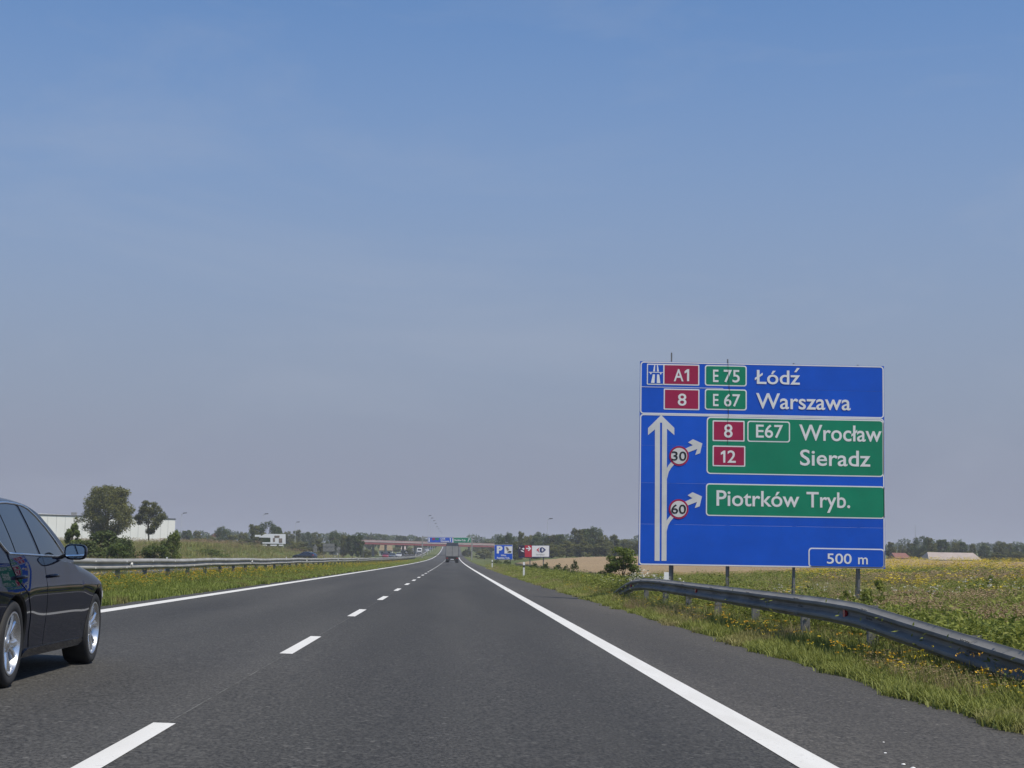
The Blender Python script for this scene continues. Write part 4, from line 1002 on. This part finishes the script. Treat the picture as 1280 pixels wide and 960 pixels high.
# ------------------------------------------------------------------ trees and shrubs
def leaves(C, N_, size, r, flat_=.6):
    """diamond leaf faces at centres C with rough normals N_"""
    n = len(C); nr = N_ + r.normal(0, .55, (n, 3)); nr /= np.linalg.norm(nr, axis=1)[:, None]
    a = r.normal(0, 1, (n, 3)); u = np.cross(nr, a); u /= np.linalg.norm(u, axis=1)[:, None]; w = np.cross(nr, u)
    s = (size * r.uniform(.55, 1.35, n))[:, None]
    V = np.stack([C - u * s, C + w * s * flat_, C + u * s, C - w * s * flat_], 1).reshape(-1, 3)
    return V, np.arange(4 * n).reshape(-1, 4)
def tree_meshes(seed, h, w, base, nleaf, size, mat_leaf, shape='round', nclump=34, trunk_r=None, lobes=None, d_clump=.21):
    r = np.random.default_rng(seed); ch = h - base; C = []
    cl = []
    for k in range(nclump):
        t = r.uniform(.02, .97)
        rad = {'round': math.sqrt(max(.02, 1 - (2 * t - 1.0)**2)) * (1.02 - .25 * max(0, t - .5)), 'tall': (math.sin(math.pi * min(1, t * .92 + .08)))**.6 * .8 + .12, 'dome': math.sqrt(max(.03, 1 - t**2)), 'cone': (1.06 - t) ** .8}[shape]
        a = r.uniform(0, 2 * math.pi); lob = 1 + .22 * math.sin(2 * a + seed) + .18 * math.sin(3 * a + seed * 2.1 + 5 * t) + .14 * math.sin(9 * t + seed)
        q = r.uniform(.25, 1.) ** .5 * .5 * w * rad * lob * .86
        cl.append((q * math.cos(a), q * math.sin(a), base + t * ch * .97, d_clump * w * r.uniform(.6, 1.2) * (.55 + .45 * rad)))
    cl = np.array(cl); wts = cl[:, 3]**2; ci = r.choice(len(cl), nleaf, p=wts / wts.sum())
    d = r.normal(0, 1, (nleaf, 3)); d /= np.linalg.norm(d, axis=1)[:, None]
    rr = r.uniform(.25, 1.08, nleaf) ** .6
    P_ = cl[ci, :3] + d * (cl[ci, 3] * rr)[:, None] * np.array([1, 1, .8])
    V, F = leaves(P_, d, size, r)
    tint = np.repeat(np.clip(.5 * r.uniform(0, 1, nleaf) + .5 * r.uniform(0, 1, len(cl))[ci], 0, 1), 4)
    crown = npmesh('crown', V, F, mat_leaf, {'tint': tint})
    tr = trunk_r or .022 * h; mb = MB()
    jx, jy = r.normal(0, .03 * h, 2)
    mb.tube([(0, 0, -.4), (jx * .2, jy * .2, h * .18), (jx * .6, jy * .6, h * .45), (jx, jy, h * .86)], [tr * 1.25, tr, tr * .62, tr * .12], 8)
    for k in r.choice(len(cl), min(9, len(cl)), replace=False):
        c = cl[k]; z0 = min(c[2] - .1 * h, max(base * .7, h * r.uniform(.18, .5))); z0 = max(z0, .1 * h); f_ = min(1., z0 / (h * .45)) * .6
        mb.tube([(jx * f_, jy * f_, z0), (c[0] * .45 + jx * .3, c[1] * .45 + jy * .3, z0 + (c[2] - z0) * .55), (c[0] * .92, c[1] * .92, c[2])], [tr * .45, tr * .28, tr * .07], 5, caps=False)
    return crown, mb.mesh('trunk', M['bark'], True)
def put_tree(name, ms, x, y, label, cat='tree', group=None, scale=(1, 1, 1), rz=0., z=None):
    t = thing(name, label, cat, (x, y, Hs(x, y) if z is None else z), (0, 0, rz), group); t.scale = scale
    link('crown', ms[0], t); link('trunk', ms[1], t); return t
def tree_px(name, ms_h, ms, px, ytop, Y, label, cat='tree', group=None, wpx=None, ms_w=None, rz=None):
    """a tree whose top shows at pixel (px, ytop) when standing at distance Y"""
    p = at(px, ytop, Y); g = Hs(p.x, Y); k = (p.z - g) / ms_h; kw = k if wpx is None else (wpx * Y / FOC) / ms_w
    return put_tree(name, ms, p.x, Y, label, cat, group, (kw, kw, k), random.uniform(0, 6.28) if rz is None else rz)
big = tree_meshes(11, 12, 10.4, 1.9, 27000, .16, M['leaf'], 'round', 120, .3, d_clump=.145)
tree_px('broadleaf_tree', 12.2, big, 136, 605, 284, 'tallest broad tree in front of the white warehouse', wpx=80, ms_w=11.2, rz=.6)
sec = tree_meshes(23, 9, 5.4, 2.4, 9500, .14, M['leaf'], 'round', 60, .16, d_clump=.16)
tree_px('broadleaf_tree', 9.1, sec, 188, 624.5, 290, 'smaller round tree right of the tallest, bare trunk against the white wall', wpx=36, ms_w=5.8, rz=2.2)
sh = [tree_meshes(31 + k, 4, 4.6, .1, 3600, .15, M['leaf3'], 'dome', 30, .07, d_clump=.2) for k in range(3)]
sh_dark = [tree_meshes(41 + k, 4, 4.8, .1, 3600, .15, M['leaf2'], 'dome', 30, .07, d_clump=.2) for k in range(2)]
spiky = tree_meshes(51, 4, 3.6, .3, 2600, .15, M['leaf3'], 'cone', 22, .08)
for ms, px, yt, Y, w, lab in ((spiky, 92, 653, 152, 46, 'pointed shrub at the left foot of the tallest tree, beside the car'), (sh_dark[0], 134, 664, 152, 68, 'broad dark shrub under the tallest tree'),
                              (sh_dark[1], 157, 670, 150, 40, 'dark shrub under the right side of the tallest tree'), (sh[1], 192, 680, 150, 44, 'low light green shrub below the smaller tree'), (sh[0], 216, 665, 152, 34, 'round shrub at the right end of the warehouse'),
                              (sh[2], 261, 685.5, 232, 46, 'low green shrub on the left bank above the median rail'), (sh_dark[0], 108, 676, 148, 56, 'low dark shrub behind the car mirror'), (sh[0], 148, 680, 146, 50, 'low green shrub in front of the tallest tree'), (sh[2], 60, 676, 150, 56, 'low shrub seen behind the car window line')):
    tree_px('shrub', 4.1, ms, px, yt, Y, lab, 'shrub', 'shrubs on the left bank', w, 4.9)
vs_far = [tree_meshes(61 + k, 10, (8.5, 7.5, 10, 6.5, 8, 11)[k], (1.2, 1.8, .8, 1.2, .6, .8)[k], 6500, .27, M['leaf2'] if k % 2 else M['leaf'], ('round', 'tall', 'round', 'tall', 'dome', 'round')[k], 44, .22, d_clump=.17) for k in range(6)]
WF = (8.9, 7, 10.6, 6.2, 8.2, 11.6)
def tline(lst, label, group, name='tree', cat='tree'):
    tall = sorted(q for q in lst if q[4] != 4); low = sorted(q for q in lst if q[4] == 4)
    for kind, arr in (('tree', tall), ('low bushy tree', low)):
        for k, (px, yt, Y, w, v) in enumerate(arr):
            tree_px(name, 10.3, vs_far[v], px, yt, Y, nth(k) + ' ' + kind + ' from the left in ' + label, cat, group, w, WF[v])
L1 = 'the line between warehouse and overpass'
tline([(234, 661, 520, 18, 1), (247, 663, 540, 16, 0), (262, 669, 500, 22, 2), (276, 657, 520, 24, 5), (291, 668, 480, 22, 0), (303, 664, 500, 20, 2), (318, 655, 460, 26, 0), (333, 650, 470, 30, 5), (348, 656, 480, 14, 3),
       (360, 663, 620, 22, 2), (372, 662, 640, 20, 0), (384, 664, 650, 22, 5), (396, 664, 620, 18, 2), (398, 674, 430, 22, 4), (380, 678, 420, 22, 0), (366, 676, 430, 26, 2), (417, 662, 520, 18, 5), (430, 668, 480, 20, 0), (441, 667, 470, 18, 1), (449, 665, 455, 14, 3), (246, 672, 420, 30, 4), (308, 674, 420, 34, 4), (281, 676, 410, 30, 4), (346, 681, 400, 22, 4)], L1, 'distant trees on the left')
tline([(462, 669, 800, 14, 0), (477, 666.5, 800, 20, 5), (499, 668, 820, 12, 1), (505, 668.5, 820, 10, 3), (523, 671, 850, 12, 0), (466, 686, 620, 16, 4), (512, 684, 650, 12, 4), (495, 684, 800, 20, 2), (545, 686, 950, 14, 4), (458, 686, 500, 14, 4)], 'the hazy group behind the red overpass', 'distant trees beyond the overpass')
L2 = 'the line behind the parking sign'
tline([(598, 679, 820, 16, 2), (612, 676, 760, 18, 0), (606, 686, 560, 22, 4), (584, 686, 640, 14, 4), (626, 668, 520, 14, 3), (637, 664.5, 480, 22, 5), (651, 664, 460, 16, 0), (644, 676, 420, 22, 4), (663, 668, 500, 22, 2), (676, 664, 470, 26, 5), (690, 668, 470, 20, 0), (700, 666, 480, 18, 1), (708, 675, 430, 26, 4), (722, 660, 460, 24, 0), (735, 658, 470, 24, 1), (745, 657, 465, 26, 5), (756, 668, 450, 24, 2), (768, 668, 470, 22, 0), (781, 673, 480, 22, 2), (730, 676, 430, 30, 4), (752, 678, 430, 30, 4), (690, 680, 420, 30, 4), (665, 682, 415, 26, 4), (795, 675, 480, 20, 2), (775, 682, 430, 22, 4), (812, 676, 500, 26, 5)], L2, 'distant trees on the right')
L3 = 'the line beyond the yellow weeds'
tline([(1113, 677, 480, 16, 0), (1128, 680, 520, 14, 2), (1138, 678, 500, 14, 0), (1150, 669, 470, 22, 5), (1161, 671, 470, 18, 0), (1177, 672.5, 480, 18, 1), (1192, 676, 500, 20, 2), (1203, 676, 500, 14, 3), (1216, 680, 480, 14, 0), (1230, 678, 490, 20, 5), (1248, 675.5, 480, 22, 2), (1262, 679, 500, 18, 0), (1276, 680, 480, 20, 5), (1290, 678, 480, 22, 2), (1306, 679, 480, 22, 0), (1246, 690, 440, 26, 4), (1272, 689, 440, 26, 4), (1210, 689, 450, 26, 4), (1160, 688, 450, 26, 4)], L3, 'trees beyond the weedy field')
# far hazy wood on the horizon: one mass
r_ = np.random.default_rng(5); Vs, Fs, Ts = [], [], []
for px in np.arange(-80, 1400, 11):
    if 540 < px < 576: continue
    Y = r_.uniform(900, 1150); x = latX(px, Y); hh = r_.uniform(4, 8); n = 260
    d = r_.normal(0, 1, (n, 3)); d /= np.linalg.norm(d, axis=1)[:, None]
    c = np.array([x, Y, Hs(x, Y) + hh * .5]) + d * np.array([5.5, 5.5, hh * .5]) * r_.uniform(.6, 1, n)[:, None]
    V, F = leaves(c, d, .8, r_); Fs.append(F + 4 * sum(len(f) for f in Fs)); Vs.append(V); Ts.append(np.repeat(r_.uniform(0, 1, n), 4))
tag(link('far_wood', npmesh('far_wood', np.concatenate(Vs), np.concatenate(Fs), M['leaf2'], {'tint': np.concatenate(Ts)})), 'hazy far-off wood along the horizon', 'wood', None, 'stuff')
# shrubs on the right verge
vb = tree_meshes(86, 2.6, 1.7, .02, 5200, .055, M['leaf3'], 'tall', 46, .03, d_clump=.17)
tree_px('bush', 2.65, vb, 777, 682, 86, 'upright green bush at the left edge of the big sign', 'bush', None, 60, 1.75, .4)
lb = tree_meshes(82, 1.1, 1.0, .02, 900, .05, M['leaf2'], 'dome', 16, .02)
tree_px('bush', 1.12, lb, 718, 699.5, 112, 'small dark bush at the edge of the wheat field', 'bush', None, 12, 1.0)
for k, (px, yt, Y, w) in enumerate(((667, 703, 150, 16), (682, 703.5, 146, 18), (698, 704.5, 142, 18), (708, 706, 138, 12))):
    tree_px('bush', 1.12, lb, px, yt, Y, nth(k) + ' low green bush from the left in the hedge below the billboard', 'bush', 'hedge bushes before the wheat', w, 1.0)
for px, yt, Y, w, sd in ((622, 699.5, 235, 14, 'left'), (634, 699.8, 235, 14, 'right')):
    tree_px('bush', 1.12, lb, px, yt, Y, 'dark bush at the ' + sd + ' foot of the blue parking sign', 'bush', 'bushes under the parking sign', w, 1.0)
wb = tree_meshes(84, 1.4, .8, .02, 900, .05, M['weed'], 'tall', 18, .015)
for px, yt, Y, w, lab in ((1095, 722, 40, 34, 'tall dark green weed clump right of the sign post'), (1240, 718, 60, 24, 'green weed clump in the brown grass near the right edge'), (1060, 736, 42, 30, 'leafy weed clump between the sign posts and the rail')):
    tree_px('weed_clump', 1.42, wb, px, yt, Y, lab, 'weed', 'weed clumps behind the rail', w, .8)

# ------------------------------------------------------------------ wheat field
def wheatmat():
    mt, nt, N, L, b = nodes_of('ripe_wheat'); p = geopos(nt)
    f = noise(nt, scaled(nt, p, (3, 1, 1)), 2.5, 5, .7); g = noise(nt, p, .06, 3)
    c = mix_rgb(nt, ramp(nt, f, .3, .7), (.17, .115, .062), (.37, .265, .145)); c = mix_rgb(nt, ramp(nt, g, .4, .65), c, (.30, .215, .115))
    L.new(c, b.inputs['Base Color']); b.inputs['Roughness'].default_value = .9; bump(nt, b, f, 1., .15); return mt
M['wheat'] = wheatmat()
wx_ = np.concatenate([[11.0, 11.05], np.linspace(12, 60, 40)]); wy_ = np.concatenate([[119.95, 120.0], np.linspace(122, 300, 70)])
wr = np.random.default_rng(3)
def wz(X, Y):
    e = np.where((X < 11.02) | (Y < 119.98), -.2, .75); return H(X, Y) + e + np.where(e > 0, .06 * np.sin(X * 3.1 + Y) * np.cos(Y * 1.7), 0)
wf = sheet('wheat_field', wx_, wy_, wz, M['wheat'], 'stuff'); tag(wf, 'ripe tan wheat field stretching behind the billboards', 'wheat field')

# ------------------------------------------------------------------ grasses and wild flowers
def blades(r, n, h0, h1, spread, width, lean=.35):
    """curved tapering blades: 7 vertices, 3 faces kept as quads (tip quad degenerate-free)"""
    V, F, T = [], [], []
    for k in range(n):
        a = r.uniform(0, 2 * math.pi); q = spread * math.sqrt(r.uniform()); bx, by = q * math.cos(a), q * math.sin(a)
        h = r.uniform(h0, h1); da = r.uniform(0, 2 * math.pi); ln = h * r.uniform(.05, lean); wd_ = width * r.uniform(.7, 1.3)
        fx_, fy_ = math.cos(da + 1.57) * wd_ / 2, math.sin(da + 1.57) * wd_ / 2; b = len(V)
        for t, ww in ((0, 1), (.45, .85), (.8, .5), (1, .12)):
            ox, oy, oz = math.cos(da) * ln * t * t, math.sin(da) * ln * t * t, h * t * (1 - .12 * t)
            V += [(bx + ox - fx_ * ww, by + oy - fy_ * ww, oz - .03 * (t == 0)), (bx + ox + fx_ * ww, by + oy + fy_ * ww, oz - .03 * (t == 0))]
        for s_ in range(3): F.append((b + 2*s_, b + 2*s_ + 1, b + 2*s_ + 3, b + 2*s_ + 2))
        T += [r.uniform(0, 1)] * 8
    return V, F, T
def src(name, parts):
    """a plant kind (kept out of the scene, only scattered): parts = [(V, F, T, material index)]"""
    V, F, T, MI, mats = [], [], [], [], []
    for v, f, t, mt in parts:
        b = len(V); V += list(v); F += [tuple(b + i for i in q) for q in f]; T += list(t)
        if mt not in mats: mats.append(mt)
        MI += [mats.index(mt)] * len(f)
    me = npmesh(name, np.array(V), np.array(F), mats, {'tint': T}); me.polygons.foreach_set('material_index', MI); me.update()
    return bpy.data.objects.new(name, me)
def leafset(r, n, z0, z1, spread, size, mt):
    C = np.stack([r.normal(0, spread, n), r.normal(0, spread, n), r.uniform(z0, z1, n)], 1)
    V, F = leaves(C, np.tile([0, 0, .6], (n, 1)), size, r, .35); return V.tolist(), F.tolist(), np.repeat(r.uniform(0, 1, n), 4).tolist(), mt
def heads(r, n, z0, z1, spread, size, mt, sub=7):
    cs = np.stack([r.normal(0, spread, n), r.normal(0, spread, n), r.uniform(z0, z1, n)], 1)
    C = np.repeat(cs, sub, 0) + r.normal(0, size, (n * sub, 3)) * np.array([1, 1, .35])
    V, F = leaves(C, np.tile([0, 0, 1.2], (n * sub, 1)), size * .75, r, .8); return V.tolist(), F.tolist(), np.repeat(r.uniform(0, 1, n * sub), 4).tolist(), mt
rg = np.random.default_rng(77)
K_short = [src('short_tuft', [(*blades(rg, 42, .07, .26, .15, .011, .6), M['grass'])]) for _ in range(4)]
K_med = [src('median_tuft', [(*blades(rg, 40, .06, .24, .16, .012, .6), M['grass_m'])]) for _ in range(4)]
K_tall = [src('tall_tuft', [(*blades(rg, 30, .30, .75, .16, .010, .5), M['grass']), (*blades(rg, 10, .4, .9, .15, .006, .35), M['grass_dry'])]) for _ in range(4)]
K_dry = [src('dry_tuft', [(*blades(rg, 34, .35, .95, .16, .008, .4), M['grass_dry']), heads(rg, 12, .7, .95, .14, .02, M['grass_dry'], 5)]) for _ in range(3)]
K_red = [src('seeding_tuft', [(*blades(rg, 22, .3, .75, .2, .008, .4), M['grass_red']), (*blades(rg, 16, .2, .55, .2, .010, .5), M['grass']), heads(rg, 16, .6, .9, .18, .028, M['grass_red'], 6)]) for _ in range(3)]
K_weed = [src('leafy_weed', [(*blades(rg, 8, .3, .8, .08, .010, .3), M['weed']), leafset(rg, 150, .04, .75, .15, .030, M['weed'])]) for _ in range(4)]
K_yel = [src('yellow_flower_plant', [(*blades(rg, 10, .5, .95, .09, .008, .3), M['weed']), leafset(rg, 50, .05, .65, .12, .045, M['weed']), heads(rg, 10, .70, 1.0, .15, .026, M['yellow'], 7)]) for _ in range(4)]
K_dan = [src('low_yellow_flower', [(*blades(rg, 8, .1, .33, .12, .006, .3), M['grass_m']), leafset(rg, 10, .02, .15, .1, .04, M['weed']), heads(rg, 6, .20, .38, .13, .014, M['yellow' if k % 2 else 'orange'], 6)]) for k in range(4)]
K_umb = [src('white_umbel_plant', [(*blades(rg, 6, .5, 1.0, .07, .008, .3), M['weed']), leafset(rg, 24, .05, .6, .1, .04, M['weed']), heads(rg, 5, .8, 1.05, .15, .030, M['umbel'], 12)]) for _ in range(3)]
def scatter(name, x, y, sc, sources, label, cat, hs=None):
    n = len(x); z = H(x, y); me = bpy.data.meshes.new(name); me.vertices.add(n)
    me.vertices.foreach_set('co', np.stack([x, y, z], 1).astype(np.float32).ravel())
    a = me.attributes.new('spin', 'FLOAT', 'POINT'); a.data.foreach_set('value', rg.uniform(0, 6.283, n).astype(np.float32))
    hs = sc if hs is None else hs
    a = me.attributes.new('size', 'FLOAT_VECTOR', 'POINT'); a.data.foreach_set('vector', np.stack([sc, sc, hs], 1).astype(np.float32).ravel())
    ng = bpy.data.node_groups.new(name, 'GeometryNodeTree')
    ng.interface.new_socket('Geometry', in_out='INPUT', socket_type='NodeSocketGeometry'); ng.interface.new_socket('Geometry', in_out='OUTPUT', socket_type='NodeSocketGeometry')
    N = ng.nodes; L = ng.links; gi = N.new('NodeGroupInput'); go = N.new('NodeGroupOutput'); ip = N.new('GeometryNodeInstanceOnPoints'); jg = N.new('GeometryNodeJoinGeometry')
    for s_ in sources:
        oi = N.new('GeometryNodeObjectInfo'); oi.inputs['Object'].default_value = s_; oi.inputs['As Instance'].default_value = True; L.new(oi.outputs['Geometry'], jg.inputs[0])
    na = N.new('GeometryNodeInputNamedAttribute'); na.data_type = 'FLOAT'; na.inputs['Name'].default_value = 'spin'
    nb = N.new('GeometryNodeInputNamedAttribute'); nb.data_type = 'FLOAT_VECTOR'; nb.inputs['Name'].default_value = 'size'
    cx = N.new('ShaderNodeCombineXYZ'); L.new(na.outputs['Attribute'], cx.inputs[2])
    L.new(gi.outputs[0], ip.inputs['Points']); L.new(jg.outputs[0], ip.inputs['Instance']); ip.inputs['Pick Instance'].default_value = True
    L.new(cx.outputs[0], ip.inputs['Rotation']); L.new(nb.outputs['Attribute'], ip.inputs['Scale']); L.new(ip.outputs[0], go.inputs[0])
    o = link(name, me); md = o.modifiers.new('scatter', 'NODES'); md.node_group = ng
    return tag(o, label, cat, None, 'stuff')
def ydist(n, y0, y1, p):
    u = rg.uniform(0, 1, n)
    if abs(p - 1) < 1e-6: return y0 * (y1 / y0) ** u
    return (y0**(1 - p) + u * (y1**(1 - p) - y0**(1 - p))) ** (1 / (1 - p))
def grow(y, ref=30., top=3.): return np.clip(y / ref, 1, top) ** .75
# right verge: mown strip next to the shoulder
def edge_noise(y): return .10 * np.sin(y * 1.9) + .08 * np.sin(y * .67 + 1) + .05 * np.sin(y * 4.3)
n = 17000; y = ydist(n, 8, 200, 1.1); x = SH_R + .04 + edge_noise(y) * .8 + rg.uniform(0, 1, n)**1.2 * 2.6; m_ = (vnoise(x * 3.1, y * 1.7 + 5) > -.75) | (x > 4.75); x, y = x[m_], y[m_]; n = len(x)
scatter('verge_grass', x, y, grow(y) * rg.uniform(.7, 1.25, n), K_short, 'short green grass along the edge of the right shoulder', 'grass', rg.uniform(.6, 1.3, n) * (.48 + 1.1 * sstep(x, SH_R, 5.2)))
def right_field(n, y0, y1, p, xmin, xpow=1.4):
    y = ydist(n, y0, y1, p); return xmin + rg.uniform(0, 1, n)**xpow * np.maximum(2., .40 * y + 3 - xmin), y
def keep(x, y, m_): return x[m_], y[m_]
x, y = right_field(34000, 9, 260, .95, 5.1, 1.2); m_ = ~((x > 11) & (y > 120)) ; x, y = keep(x, y, m_)
scatter('tall_grass', x, y, grow(y) * rg.uniform(.7, 1.3, len(x)), K_tall, 'tall mixed grass behind the right guardrail', 'grass', rg.uniform(.55, 1.1, len(x)) * np.where(x < 5.6, .55, 1.))
x, y = right_field(24000, 12, 250, .9, 5.3, 1.1); m_ = (vnoise(x * .5 + 7, y * .3) > -.5) & ~((x > 11) & (y > 120)); x, y = keep(x, y, m_)
scatter('leafy_weeds', x, y, grow(y) * rg.uniform(.6, 1.3, len(x)), K_weed, 'leafy green weeds among the grass behind the right guardrail', 'weeds', rg.uniform(.5, 1.2, len(x)))
x, y = right_field(10000, 16, 220, 1.0, 6.5, 1.0); m_ = (vnoise(x * .5 + 3, y * .3 + 11) > .62) & ~((x > 11) & (x < .22 * y)) ; x, y = keep(x, y, m_)
scatter('seeding_grass', x, y, grow(y) * rg.uniform(.7, 1.3, len(x)), K_red, 'reddish brown seeding grass in the field on the right', 'grass', rg.uniform(.6, 1.05, len(x)))
x, y = right_field(3500, 12, 90, 1.2, 6.2, 1.0); m_ = (vnoise(x * .6 + 1, y * .4 + 4) > .35); x, y = keep(x, y, m_)
scatter('dry_grass', x, y, grow(y) * rg.uniform(.7, 1.3, len(x)), K_dry, 'straw coloured dry grass clumps near the right edge', 'grass', rg.uniform(.6, 1.0, len(x)))
x, y = right_field(7000, 45, 260, .6, 9, .8); m_ = (x > .20 * y) & (rg.uniform(0, 1, len(x)) < np.where(y > 90, .34, .12) * (.2 + .8 * (vnoise(x * .35, y * .2) > .0))); x, y = keep(x, y, m_)
xt, yt_ = right_field(150, 24, 130, .8, 7.0, 1.2); m_ = ~((xt > 11) & (yt_ > 118) & (xt < .24 * yt_)); xt, yt_ = keep(xt, yt_, m_)
scatter('tall_weeds', xt, yt_, rg.uniform(1.0, 1.7, len(xt)), K_weed, 'tall uneven weeds standing above the grass of the right field', 'weeds', rg.uniform(1.1, 1.9, len(xt)))
scatter('yellow_wildflowers', x, y, np.clip(y / 45, 1, 2.2) * rg.uniform(.8, 1.3, len(x)), K_yel, 'yellow flowering weeds covering the field right of the big sign', 'flowers', rg.uniform(.8, 1.25, len(x)))
x, y = right_field(150, 18, 90, .9, 5.3, 1.0)
scatter('roadside_flowers', x, y, rg.uniform(.7, 1.1, len(x)), K_yel, 'scattered yellow flowers around the guardrail posts', 'flowers', rg.uniform(.45, .8, len(x)))
x, y = right_field(60, 44, 60, .8, 5.25, 2.0)
scatter('white_wildflowers', x, y, rg.uniform(.8, 1.3, len(x)), K_umb, 'white umbel flowers around the guardrail and sign posts', 'flowers', rg.uniform(.7, 1.05, len(x)))
n = 4200; y = ydist(n, 9, 70, 1.); x = 5.12 + rg.uniform(0, 1, n) * 1.0
scatter('rail_grass', x, y, rg.uniform(.6, 1.1, n), K_tall, 'taller grass growing up to the right guardrail', 'grass', rg.uniform(.4, .68, n))
n = 90; y = ydist(n, 12, 70, 1.); x = 4.5 + rg.uniform(0, 1, n) * .45
scatter('verge_flowers', x, y, rg.uniform(.8, 1.2, n), K_dan, 'small yellow flowers in the right verge before the guardrail', 'flowers', rg.uniform(.8, 1.3, n))
# dry fringe of the near verge
n = 420; y = ydist(n, 14, 60, .8); x = 4.45 + rg.uniform(0, 1, n) * .45; m_ = vnoise(x * 2, y * .6 + 2) > .2; x, y = keep(x, y, m_)
scatter('verge_straw', x, y, rg.uniform(.3, .55, len(x)), K_dry, 'thin straw stalks in the right verge grass', 'grass', rg.uniform(.2, .36, len(x)))
# median
n = 15000; y = ydist(n, 17, 420, 1.15); x = PAV_L - .04 - rg.uniform(0, 1, n) * 5.2
scatter('median_grass', x, y, grow(y, 40, 3.4) * rg.uniform(.7, 1.3, n), K_med, 'green grass of the median strip', 'grass', rg.uniform(.6, 1.2, n) * (.7 + .5 * sstep(-x, 6.6, 8.4)))
n = 1500; y = ydist(n, 20, 300, 1.1); x = PAV_L - .5 - rg.uniform(0, 1, n)**.7 * 4.2
scatter('median_flowers', x, y, np.clip(y / 55, 1, 2.2) * rg.uniform(.7, 1.3, n), K_dan, 'yellow and orange flowers in the median grass', 'flowers', rg.uniform(.7, 1.35, n))
n = 700; y = ydist(n, 20, 200, 1.1); x = -7.2 - rg.uniform(0, 1, n) * 3.5
scatter('median_weeds', x, y, np.clip(y / 60, 1, 2) * rg.uniform(.5, .9, n), K_weed, 'leafy weeds at the foot of the median rail', 'weeds', rg.uniform(.3, .7, n))
# left bank
n = 9000; y = ydist(n, 75, 450, .9); x = OP_OUT - .3 - rg.uniform(0, 1, n)**1.2 * np.maximum(2, .30 * y - 20)
scatter('bank_grass', x, y, rg.uniform(2., 3.6, n), K_tall, 'tall grass on the left bank beyond the far carriageway', 'grass', rg.uniform(.9, 1.6, n))
n = 4500; y = ydist(n, 90, 450, .9); x = OP_OUT - 5 - rg.uniform(0, 1, n) * np.maximum(2, .28 * y - 20); m_ = vnoise(x * .2, y * .1) > .45; x, y = keep(x, y, m_)
scatter('bank_seeding_grass', x, y, rg.uniform(2., 3.4, len(x)), K_red, 'brown seeding grass on the left bank', 'grass', rg.uniform(.9, 1.5, len(x)))

# ------------------------------------------------------------------ litter on the shoulder
for (px, py, s_), lab in zip(((1139, 957.5, .017), (1127, 952.5, .012), (1105, 938.5, .010), (1103, 925, .007)), ('largest of the white pebbles on the shoulder at the bottom right', 'flat white pebble beside the largest one on the shoulder', 'small white pebble on the shoulder above the largest one', 'topmost tiny pebble on the shoulder')):
    t_ = py - (VPY + .04 * (px - VPX)); Y = EYE * FOC / t_; x = latX(px, Y)
    bm = bmesh.new(); bmesh.ops.create_icosphere(bm, subdivisions=2, radius=s_)
    for v in bm.verts: v.co *= random.uniform(.75, 1.15); v.co.z *= .45
    me = bpy.data.meshes.new('pebble'); bm.to_mesh(me); bm.free(); me.materials.append(M['postwhite'])
    tag(link('pebble', me, None, (x, Y, Hs(x, Y) + s_ * .3)), lab, 'pebble', 'pebbles on the shoulder')

# ------------------------------------------------------------------ haze
hz, nt, N, L, b = nodes_of('haze'); N.remove(b)
pv = N.new('ShaderNodeVolumePrincipled'); pv.inputs['Color'].default_value = (.86, .90, .97, 1); pv.inputs['Density'].default_value = .00027; pv.inputs['Anisotropy'].default_value = .0
L.new(pv.outputs[0], N['Material Output'].inputs['Volume'])
tag(MB().box(-4500, 4500, -100, 6500, -3, 32).build('haze', hz), 'thin summer haze over the whole plain', 'haze', None, 'stuff')
